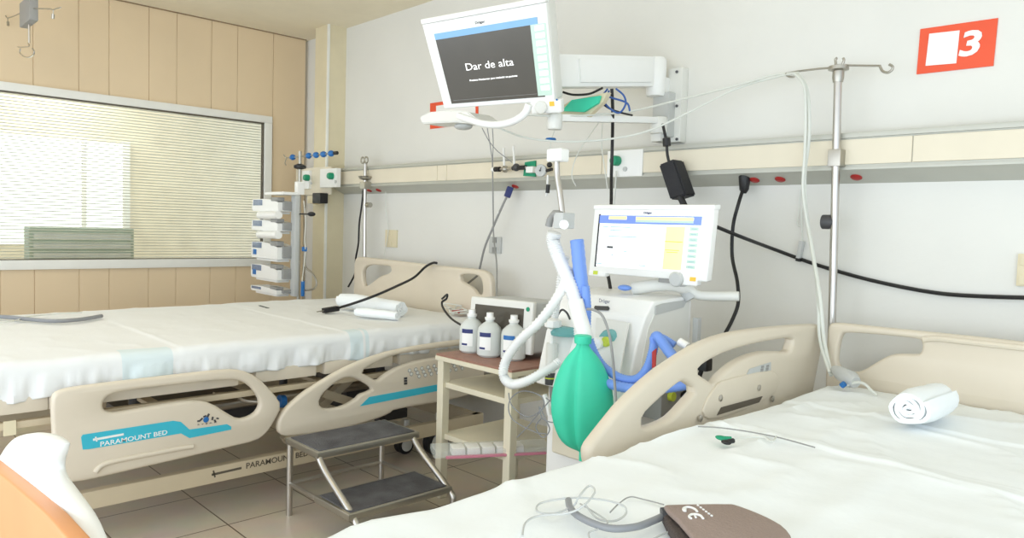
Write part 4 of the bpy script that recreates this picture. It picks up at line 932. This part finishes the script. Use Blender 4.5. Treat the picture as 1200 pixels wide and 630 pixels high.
MB().lathe(bgp + V(0, 0, .0), [(.034, 0), (.036, .01), (.036, .03), (.03, .034)], 20).build('neck', 'bag', bg_)

# humidifier stand beside the cart
hm = thing('humidifier', 'white tube stand and teal-lidded humidifier jar left of the green bag', 'humidifier', tuple(P(652, 440, Y=2.56)))
a, b2 = P(642, 382, Y=2.55), P(652, 438, Y=2.55)
MB().tube([P(647, 402, Y=2.55), P(646, 436, Y=2.55)], .028, 16).build('column', 'offwhite', hm)
MB().tube([P(648, 374, Y=2.55), P(647, 402, Y=2.55)], .014, 12).build('stem', 'white', hm)
MB().lathe(P(648, 380, Y=2.55), [(.02, -.02), (.04, -.01), (.04, .02), (.022, .03)], 8).build('knob', 'white', hm)
MB().lathe(P(661, 428, Y=2.6), [(.05, 0), (.062, .02), (.062, .14), (.055, .15)], 24).build('jar', 'clear', hm)
MB().lathe(P(663, 391, Y=2.6), [(.072, -.005), (.075, .01), (.06, .03), (.045, .035)], 24).build('lid', 'tealclear', hm, 'teal lid')
MB().tube([P(646, 436, Y=2.55), P(646, 450, Y=2.55)], .030, 16).build('foot_socket', 'darkgrey', hm)
MB().tube([P(646, 441.5, Y=2.55), P(646, 443, Y=2.55)], .031, 16).build('ring', 'yellowg', hm)
MB().tube(spl([P(646, 450, Y=2.55), P(648, 470, Y=2.55), P(655, 500, Y=2.55), P(660, 520, Y=2.56)], 4), .012).build('mount_rod', 'grey', hm)
MB().tube(spl(px([(652, 372), (658, 363), (664, 366), (668, 374)], Y=2.55), 5), .005).build('outlet_tube', 'darkgrey', hm)
cable('suction_nozzle', 'small white plastic nozzle hanging in the leads below the humidifier', 'nozzle', px([(638, 462), (642, 475), (644, 486)], Y=2.5), .012, 'white')

# ------------------------------------------------------------------ gas fittings on the rail
gf = thing('gas_valve', 'green-backed gas valve with black and white couplings on the rail', 'gas valve', tuple(P(610, 198, Y=RF)))
GY = RF - .06
MB().prism([P(*c, Y=RF - .02) for c in ((615, 190), (627, 188), (627, 207), (613, 206))], (0, .012, 0)).build('green_plate', 'green', gf)
MB().box(P(616, 195, Y=GY), P(624, 202, Y=GY) + V(0, .05, 0), .006).build('white_block', 'white', gf)
MB().tube(px([(577, 198.5), (583, 198.2)], Y=GY), .016, 14).build('white_end', 'white', gf)
MB().tube(px([(580, 198.3), (586, 198.1)], Y=GY), .017, 14).tube(px([(601, 197), (616, 196)], Y=GY), .015, 14).build('black_coupling', 'black', gf)
MB().tube(px([(586, 198), (616, 196)], Y=GY), .009, 12).build('pipe', 'chrome', gf)
mb = MB().ball(P(592, 198, Y=GY), .024).box(P(589, 194, Y=GY - .02), P(595, 197, Y=GY + .02), .004); mb.build('valve_body', 'steel', gf)
MB().ball(P(605, 196, Y=GY), .026).build('valve_body', 'darkgrey', gf)
for c in ((591, 190, 590, 173), (603, 190, 601.5, 171)):
    MB().tube([P(c[0], c[1] + 5, Y=GY), P(c[2], c[3], Y=GY)], .008, 10).build('flow_tube', 'white', gf); 
ga = thing('pressure_gauge', 'round grey-faced pressure gauge on the rail left of the hose arm', 'gauge', tuple(P(634, 200, Y=GY)))
c = P(635, 200, Y=GY)
MB().lathe(c, [(.038, 0), (.040, -.02), (.036, -.024)], 28, (-.3, 1, 0)).build('dial', 'lightgrey', ga)
MB().lathe(c + V(.3, -1, 0).normalized() * .026, [(.006, 0), (.006, -.004)], 10, (-.3, 1, 0)).build('needle_hub', 'darkgrey', ga)
MB().beam(c + V(.3, -1, 0).normalized() * .027, c + V(.3, -1, 0).normalized() * .027 + V(.01, 0, .022), .002, .003).build('needle', 'darkgrey', ga)
MB().tube(px([(640, 200), (647, 198)], Y=GY), .010, 10).ball(P(644, 193, Y=GY), .018).build('fitting', 'black', ga)
MB().tube(px([(642, 205), (641, 222), (640, 230)], Y=GY), .007).build('down_tube', 'white', ga)
MB().tube(px([(642.5, 216), (641.5, 226)], Y=GY), .013, 12).build('black_sleeve', 'black', ga)

# blue plug with grey cord
bp_ = thing('power_plug', 'blue-grey plug with grey cord in the rail socket above the left headboard', 'plug', tuple(under(602)))
MB().beam(under(602, -.005) + V(-.0, -.03, 0), P(594, 231, Y=RF + .02), .045, .045, .01).build('plug_body', 'navy', bp_)
MB().tube(spl([P(594, 230, Y=RF + .02), P(587, 245, Y=RF), P(577, 268, Y=RF), P(568, 290, Y=RF), P(562, 315, Y=D - .08), P(560, 322, Y=D - .07), P(548, 332, Y=D - .07)], 6), .008, 8).build('cord', 'grey', bp_)
MB().tube(px([(585.5, 248), (584.5, 250.5)], Y=RF), .0095).build('cord_tape', 'white', bp_)
cable('thin_line', 'thin grey cord hanging straight down past the outlet to the trolley', 'cable', [P(577, 186, Y=RF - .05), P(577.5, 215, Y=RF - .06), P(578, 250, Y=RF - .06), P(578.5, 277, Y=RF - .06), P(582, 310, Y=3.3), P(582, 350, Y=2.98), P(581, 380, Y=2.9)], .005, 'grey')

# black plug and power cables on the right
bp_ = thing('power_plug', 'black plug in the rail socket with cord curving down to the bed', 'plug', tuple(under(872)))
MB().lathe(P(872, 222, Y=RF + .05), [(.012, -.02), (.024, 0), (.03, .05), (.032, .075), (.03, .08)], 18).build('plug_body', 'black', bp_)
MB().tube(spl([P(871, 221, Y=RF + .05), P(865, 240, Y=RF), P(859, 265, Y=RF), P(858, 300, Y=RF), P(864, 330, Y=RF - .05), P(865, 355, Y=3.45), P(858, 375, Y=3.4), P(850, 390, Y=3.35)], 7), .0095, 10).build('cord', 'black', bp_)
ad = thing('power_adapter', 'black power brick hanging on its cord from the monitor bracket', 'power adapter', tuple(P(790, 205, Y=3.42)))
ab = [P(*c, Y=3.40) for c in ((771.5, 193), (789, 186), (804, 228), (785, 234))]
mb = MB().prism(ab, (.0, .10, 0)); bmesh.ops.recalc_face_normals(mb.bm, faces=mb.bm.faces[:]); bmesh.ops.bevel(mb.bm, geom=mb.bm.edges[:], offset=.008, segments=2, affect='EDGES'); mb.build('brick', 'blackfab', ad)
MB().tube(px([(797, 230), (802, 241)], Y=3.42), .018, 12).build('socket_end', 'black', ad)
MB().tube(spl(px([(776.5, 145), (779, 156), (781, 166), (782, 180), (784, 190)], Y=3.42), 5), .008).build('cord', 'black', ad)
MB().tube(px([(781, 162), (781.5, 171)], Y=3.42), .022, 12).build('ferrite', 'black', ad)
cable('power_cable', 'long black cable sagging across the wall from behind the ventilator screen to the right', 'cable', [P(836, 264, Y=3.2), P(865, 276, Y=3.3), P(910, 293, Y=D - .03), P(960, 311, Y=D - .02), P(1020, 328, Y=D - .02), P(1090, 342, Y=D - .02), P(1150, 347, Y=D - .02), P(1260, 350, Y=D - .02)], .009, 'black')
cable('power_cable', 'thick black cable hanging straight down from the monitor arm', 'cable', [P(717, 104, Y=3.1), P(718, 130, Y=3.12), P(717.5, 170, Y=3.2), P(716.5, 205, Y=3.2), P(716, 245, Y=3.1), P(712, 300, Y=3.0), P(712, 318, Y=3.0), P(714, 330, Y=2.98), P(716, 342, Y=2.96)], .009, 'black')
cable('power_cable', 'black cable looping under the monitor arm', 'cable', px([(660, 108), (672, 111), (690, 110), (702, 105), (706, 103)], Y=2.9), .006, 'black')
for i, (pts, lb2) in enumerate((
    ([(650, 126), (662, 132), (678, 134), (695, 131), (702, 118), (712, 104)], 'blue cable drooping between the large monitor and its arm'),
    ([(722, 104), (731, 112), (733, 122), (726, 132), (716, 128), (708, 118), (714, 106)], 'blue cable loop hanging right under the monitor arm'),
    ([(698, 124), (706, 113), (722, 116), (735, 121), (738, 130)], 'dark blue cable arching below the monitor arm'))):
    cable('data_cable', lb2, 'cable', px(pts, Y=3.0), .005, 'bluecab', 8)
cable('power_cable', 'short black cable end sloping under the monitor arm', 'cable', px([(704, 120), (714, 127), (728, 132), (741, 135)], Y=3.02), .005, 'black')
MB_ = MB().lathe(P(645.5, 163.5, Y=2.9), [(.025, -.006), (.03, 0), (.025, .008)], 18).build('cable_clip', 'bluep'); tag(MB_, 'small blue ring clip threaded on the tubing above the hose arm', 'clip')

# long white tubes slung from the right pole
cable('drip_tube', 'upper white tube slung from the right pole across to the large monitor', 'tube', [P(936, 85, Y=PYY - .01), P(905, 88, Y=PYY), P(870, 98, Y=3.4), P(800, 116, Y=3.35), P(740, 130, Y=3.2), P(700, 134, Y=3.0), P(660, 136, Y=2.8), P(610, 134, Y=2.55)], .0055, 'tube')
cable('drip_tube', 'lower white tube sagging from the right pole to under the large monitor', 'tube', [P(936, 86, Y=PYY - .02), P(910, 90, Y=PYY), P(860, 105, Y=3.4), P(800, 135, Y=3.3), P(760, 153, Y=3.2), P(720, 162, Y=3.1), P(670, 166, Y=2.95), P(620, 162, Y=2.8), P(590, 152, Y=2.65), P(575, 146, Y=2.6)], .0055, 'tube')
cable('drip_tube', 'white tube dropping from the right pole hook down to the bed', 'tube', [P(930, 86, Y=PYY - .02), P(941, 94, Y=PYY - .03), P(947, 115, Y=PYY - .03), P(948, 160, Y=PYY - .03), P(943, 205, Y=PYY - .03), P(945, 250, Y=PYY - .03), P(953, 300, Y=3.4), P(961, 350, Y=3.31), P(966, 400, Y=3.29), P(974, 440, Y=3.22)], .009, 'tube')
cable('drip_tube', 'second white tube dropping beside the first from the right pole hook', 'tube', [P(932, 87, Y=PYY - .04), P(942, 100, Y=PYY - .05), P(944, 130, Y=PYY - .05), P(943, 180, Y=PYY - .05), P(941, 225, Y=PYY - .05), P(949, 280, Y=PYY - .05), P(957, 330, Y=3.38), P(959, 365, Y=3.3), P(961, 400, Y=3.28), P(972, 436, Y=3.2)], .007, 'tube')
for i, (pts, lb2) in enumerate((
    ([(565, 150), (573, 165), (582, 176), (592, 184), (600, 190)], 'thin grey line curving from the monitor to the rail valves'),
    ([(571, 150), (574, 168), (577, 187)], 'thin grey line hanging straight behind the monitor pod'),
    ([(577, 150), (578, 168), (577, 188)], 'second thin grey line hanging just right of the straight one'),
    ([(653, 145), (648, 158), (645, 170), (643, 190)], 'thin line from the arm joint down to the pressure gauge'),
    ([(702, 143), (690, 160), (676, 182), (670, 205), (675, 218)], 'thin line slanting down left of the gas outlet'),
    ([(706, 143), (705, 170), (709, 200), (712, 222)], 'thin line hanging just left of the thick black cable'))):
    cable('thin_line', lb2, 'tube', px(pts, Y=3.35 if i != 3 else 3.2), .003, 'greytube' if i < 3 else 'tube')
cable('thin_line', 'thin white cord dropping from the gas outlet behind the ventilator screen', 'tube', px([(722, 200), (721, 220), (719, 245)], Y=RF - .03), .005, 'tube')
# clip hanging on the wall by the right pole
g_ = thing('wall_clip', 'grey clip with a black tip hanging on the wall left of the right pole', 'clip', tuple(P(938, 293, Y=D - .02)))
MB().beam(P(940, 282, Y=D - .02), P(936, 303, Y=D - .02), .02, .03, .004, up=(0, 1, 0)).build('clip_body', 'lightgrey', g_)
MB().beam(P(936.5, 302, Y=D - .022), P(935.5, 306, Y=D - .022), .022, .026, .003, up=(0, 1, 0)).build('clip_tip', 'black', g_)
MB().tube(spl(px([(938, 222), (936, 245), (934, 262), (938, 264), (939, 245), (940, 282)], Y=D - .02), 4), .003).build('string', 'tube', g_)

# cables at the left bed
g_ = thing('power_cable', 'black power cord draped over the left headboard with its plug on the sheet', 'power cord', tuple(P(385, 363, Z=.9)))
pts = [P(512, 308, Y=BH - .05), P(507, 308, Y=BH - .06), P(498, 313, Y=BH - .07), P(485, 325, Y=3.2), P(465, 335, Y=3.0), P(440, 346, Y=2.78), P(415, 355, Z=.96), P(395, 361, Z=.905)]
MB().tube(spl(pts, 7), .009, 10).build('cord', 'black', g_)
pp = P(396, 361, Z=.905); pq = P(379, 364, Z=.895)
MB().beam(pp, pq, .045, .035, .008).build('plug_body', 'black', g_)
mb = MB(); dd = (pq - pp).normalized()
for s_ in (-.012, .012): mb.tube([pq + V(0, s_, 0), pq + V(0, s_, 0) + dd * .04], .004)
mb.build('prong', 'steel', g_)
cable('monitor_lead', 'black lead with a small curl hanging over the head end of the left bed', 'cable', [P(518, 350, Y=3.0), P(524, 345, Y=3.0), P(523, 350, Y=3.0), P(518, 354, Y=2.98), P(520, 362, Y=2.95), P(530, 374, Y=2.9), P(545, 383, Y=2.85)], .007, 'black', 8)
cable('power_cable', 'black cord hanging behind the short pole above the left headboard', 'cable', [P(426, 219, Y=PYY + .01), P(424, 240, Y=PYY), P(421, 262, Y=PYY), P(420, 285, Y=PYY), P(417, 302, Y=PYY), P(416, 320, Y=PYY), P(408, 336, Y=3.45)], .008, 'black')
cable('thin_line', 'thin cream string hanging beside the switch plate', 'tube', px([(452, 222), (452, 245), (455, 270), (450, 300)], Y=D - .03), .003, 'tube')
cable('grey_tube', 'dark grey tube lying on the far side of the left bed', 'tube', [P(*c, Z=.885) for c in ((-20, 370), (10, 371.5), (35, 374), (65, 376), (95, 374), (119, 370))], .012, 'greytube')
cable('thin_line', 'thin white line lying over the grey tube on the left bed', 'tube', [P(*c, Z=.885) for c in ((-10, 378), (15, 376), (32, 371), (60, 368), (96, 366))], .004, 'tube')
o = MB().beam(P(304, 358, Z=.872), P(314, 361, Z=.872), .02, .006).build('clip', 'darkgrey'); tag(o, 'tiny dark strip lying on the far part of the left sheet', 'strip')
g_ = thing('infusion_set', 'bundle of clear tubing with yellow and red bits at the left bed pillow end', 'tubing', tuple(P(540, 365, Z=.88)))
mb = MB(); rr = random.Random(5)
for i in range(4):
    c = P(528 + i * 5, 366 + i, Z=.89); mb.tube(spl([c + V(rr.uniform(-.09, .09), rr.uniform(-.06, .06), rr.uniform(0, .06)) for _ in range(6)], 6), .004, 6)
mb.build('coil', 'tube', g_)
MB().box(P(520, 361, Z=.89), P(525, 357, Z=.89) + V(0, .03, .03), .004).build('yellow_clip', 'yellow', g_)
MB().box(P(537, 367, Z=.9), P(540, 365, Z=.9) + V(0, .02, .015), .003).build('red_clip', 'redp', g_)

# ------------------------------------------------------------------ things on the right bed
ZS = ZT + .008
cf = thing('blood_pressure_cuff', 'brown blood pressure cuff with CE mark at the front of the right bed', 'blood pressure cuff', tuple(P(850, 610, Z=ZS)))
def zo(pts, Z): return [(P(a, b_, Z=Z).x, P(a, b_, Z=Z).y) for a, b_ in pts]
zc_ = ZS + .045
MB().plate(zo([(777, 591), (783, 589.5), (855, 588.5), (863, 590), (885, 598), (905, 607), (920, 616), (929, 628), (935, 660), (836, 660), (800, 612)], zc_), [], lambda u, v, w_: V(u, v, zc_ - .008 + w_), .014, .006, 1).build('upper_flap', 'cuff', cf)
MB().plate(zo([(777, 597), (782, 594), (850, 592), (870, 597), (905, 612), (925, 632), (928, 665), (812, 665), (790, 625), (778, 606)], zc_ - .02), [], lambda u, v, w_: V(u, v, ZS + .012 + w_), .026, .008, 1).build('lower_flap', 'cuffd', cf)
mk = MB()
def flat(a_, b_): p_ = P(a_, b_, Z=zc_ + .0005); return p_
mk.tube(spl([flat(*c) for c in ((803, 594.5), (800, 597), (801.5, 600), (806, 601.5), (812, 600), (816, 598.5))][0:1] + [flat(*c) for c in ((801, 595), (800.5, 598), (802, 596))][0:0] + [flat(*c) for c in ((803, 598.5), (800.5, 596.5), (803, 594.3), (808, 594), (814, 596), (817, 599))], 5), .0028, 6)
mk.tube(spl([flat(*c) for c in ((810, 607.3), (807.5, 605), (809.5, 602.8), (815, 602.3), (821, 604), (824, 607.3))], 5), .0028, 6)
mk.tube([flat(813.5, 602.6), flat(815.5, 606)], .0022, 6)
mk.build('ce_mark', 'white', cf, 'white CE mark')
mk = MB()
for i in range(6): mk.tube([flat(817 + i * 3.2, 591.5 + i * 2.4), flat(819 + i * 3.2, 592.2 + i * 2.4)], .002, 6)
mk.build('small_print', 'white', cf)
MB().tube(spl([P(*c, Z=ZS + .015) for c in ((790, 604), (778, 604.5), (765, 610), (745, 617), (718, 619), (695, 613), (676, 603), (668, 594), (666, 586))], 6), .008, 12).build('air_tube', 'greytube', cf)
MB().tube([P(792, 602, Z=ZS + .02), P(776, 604.5, Z=ZS + .015)], .019, 12).build('tube_collar', 'darkgrey', cf)
cable('monitoring_lead', 'coil of thin white leads tangled beside the cuff', 'cable', [P(a, b_, Z=ZS + h) for a, b_, h in ((612, 628, .01), (616, 612, .01), (632, 604, .01), (665, 601, .02), (684, 592, .04), (697, 576, .05), (690, 569, .05), (678, 582, .04), (672, 592, .02), (650, 601, .01), (630, 599, .01), (634, 589, .01), (668, 583, .02), (705, 585, .02), (730, 592, .02), (733, 602, .01), (720, 610, .01), (700, 607, .01), (685, 590, .02))], .0024, 'lightgrey', 8)
cable('monitoring_lead', 'single white lead wandering off toward the front of the right bed', 'cable', [P(a, b_, Z=ZS + .01) for a, b_ in ((680, 590), (700, 602), (712, 612), (700, 620), (690, 624), (692, 634))], .002, 'lightgrey', 8)
cable('monitoring_lead', 'thin grey lead running from the coil to the top of the cuff', 'cable', [P(a, b_, Z=ZS + .012) for a, b_ in ((715, 600), (725, 590), (738, 582), (755, 585), (778, 591))], .0016, 'grey', 8)
cable('monitoring_lead', 'white lead passing in front of the cuff edge', 'cable', [P(a, b_, Z=ZS + .008) for a, b_ in ((764, 632), (780, 624), (795, 620), (806, 621))], .002, 'lightgrey', 8)
g_ = thing('electrode_clips', 'green and black lead clips lying on the right bed sheet', 'clips', tuple(P(848, 515, Z=ZS)))
MB().ball(P(846, 513, Z=ZS + .012), .019, (1.2, .6, .4)).tube([P(848, 514, Z=ZS + .012), P(857, 514.5, Z=ZS + .012)], .009).build('green_clip', 'green', g_)
MB().ball(P(851, 518, Z=ZS + .010), .014, (1.2, .7, .5)).tube([P(851, 518, Z=ZS + .01), P(859, 516, Z=ZS + .01)], .008).build('black_clip', 'black', g_)
cable('sheet_edge_shadow', 'straight grey shadow line of the draw-sheet edge, shaped as a thin tube across the right bed behind the clips', 'cable', [P(a, b_, Z=ZS + .008) for a, b_ in ((818, 499.5), (845, 501), (880, 506), (915, 513), (955, 524))], .0022, 'grey', 4)  # shadow of the draw-sheet edge, put in as a grey tube
cable('thin_line', 'thin white wire beside the clips on the right bed', 'tube', [P(a, b_, Z=ZS + .008) for a, b_ in ((858, 514), (875, 512), (895, 512), (905, 517), (910, 511))], .003, 'tube', 5)
# white funnel and yellow tube at the headboard
g_ = thing('oxygen_mask', 'white plastic funnel mask resting against the right headboard', 'mask', tuple(P(990, 445, Z=ZS)))
A, B = P(977, 432, Y=3.22), P(1003, 448, Y=3.15)
MB().tube([A, A.lerp(B, .3), A.lerp(B, .8), B], [.016, .03, .036, .024], 16).build('cup', 'lightgrey', g_)
MB().tube(spl([P(*c, Y=3.14) for c in ((990, 452), (1002, 448), (1012, 449), (1020, 456), (1028, 463))], 5), .006).build('strap', 'tube', g_)
MB().tube([P(986, 452, Y=3.12), P(990, 449, Y=3.12)], .012).build('blue_valve', 'bluep', g_)

# ------------------------------------------------------------------ foreground panel, lower left
FY = .34
fg = thing('chair_back', 'white-edged panel with orange wood face in the lower left foreground', 'chair back', (P(40, 600, Y=FY).x, FY, 0))
oo = yo([(3, 546), (13, 526), (24, 511), (38, 506.5), (53, 507.5), (69, 514), (68, 531), (63, 545), (64, 554), (84, 581), (98, 601), (110, 628), (125, 668), (60, 668), (-30, 600)], FY)
lowx = oo[-2][0]; oo2 = oo[:-2] + [(oo[-3][0], .4), (oo[-1][0] - .1, .4), oo[-1]]
MB().plate(oo2, [], lambda u, v, w_: V(u, FY + w_, v), .045, .016, 2).build('frame', 'white', fg)
FY2 = FY - .035
oo = yo([(-30, 522), (0, 546), (24, 565), (46, 583), (67, 601), (93, 630), (115, 665)], FY2)
oo2 = oo + [(oo[-1][0] + .02, .42), (oo[0][0] - .05, .42)]
MB().plate(oo2, [], lambda u, v, w_: V(u, FY2 + w_, v), .03, .005).build('wood_panel', 'wood', fg)
xa, xb = oo[0][0], oo[-1][0]
for x_ in (xa + .02, xb - .02):
    MB().box((x_ - .02, FY - .02, 0), (x_ + .02, FY + .02, .45), .005).build('leg', 'white', fg)
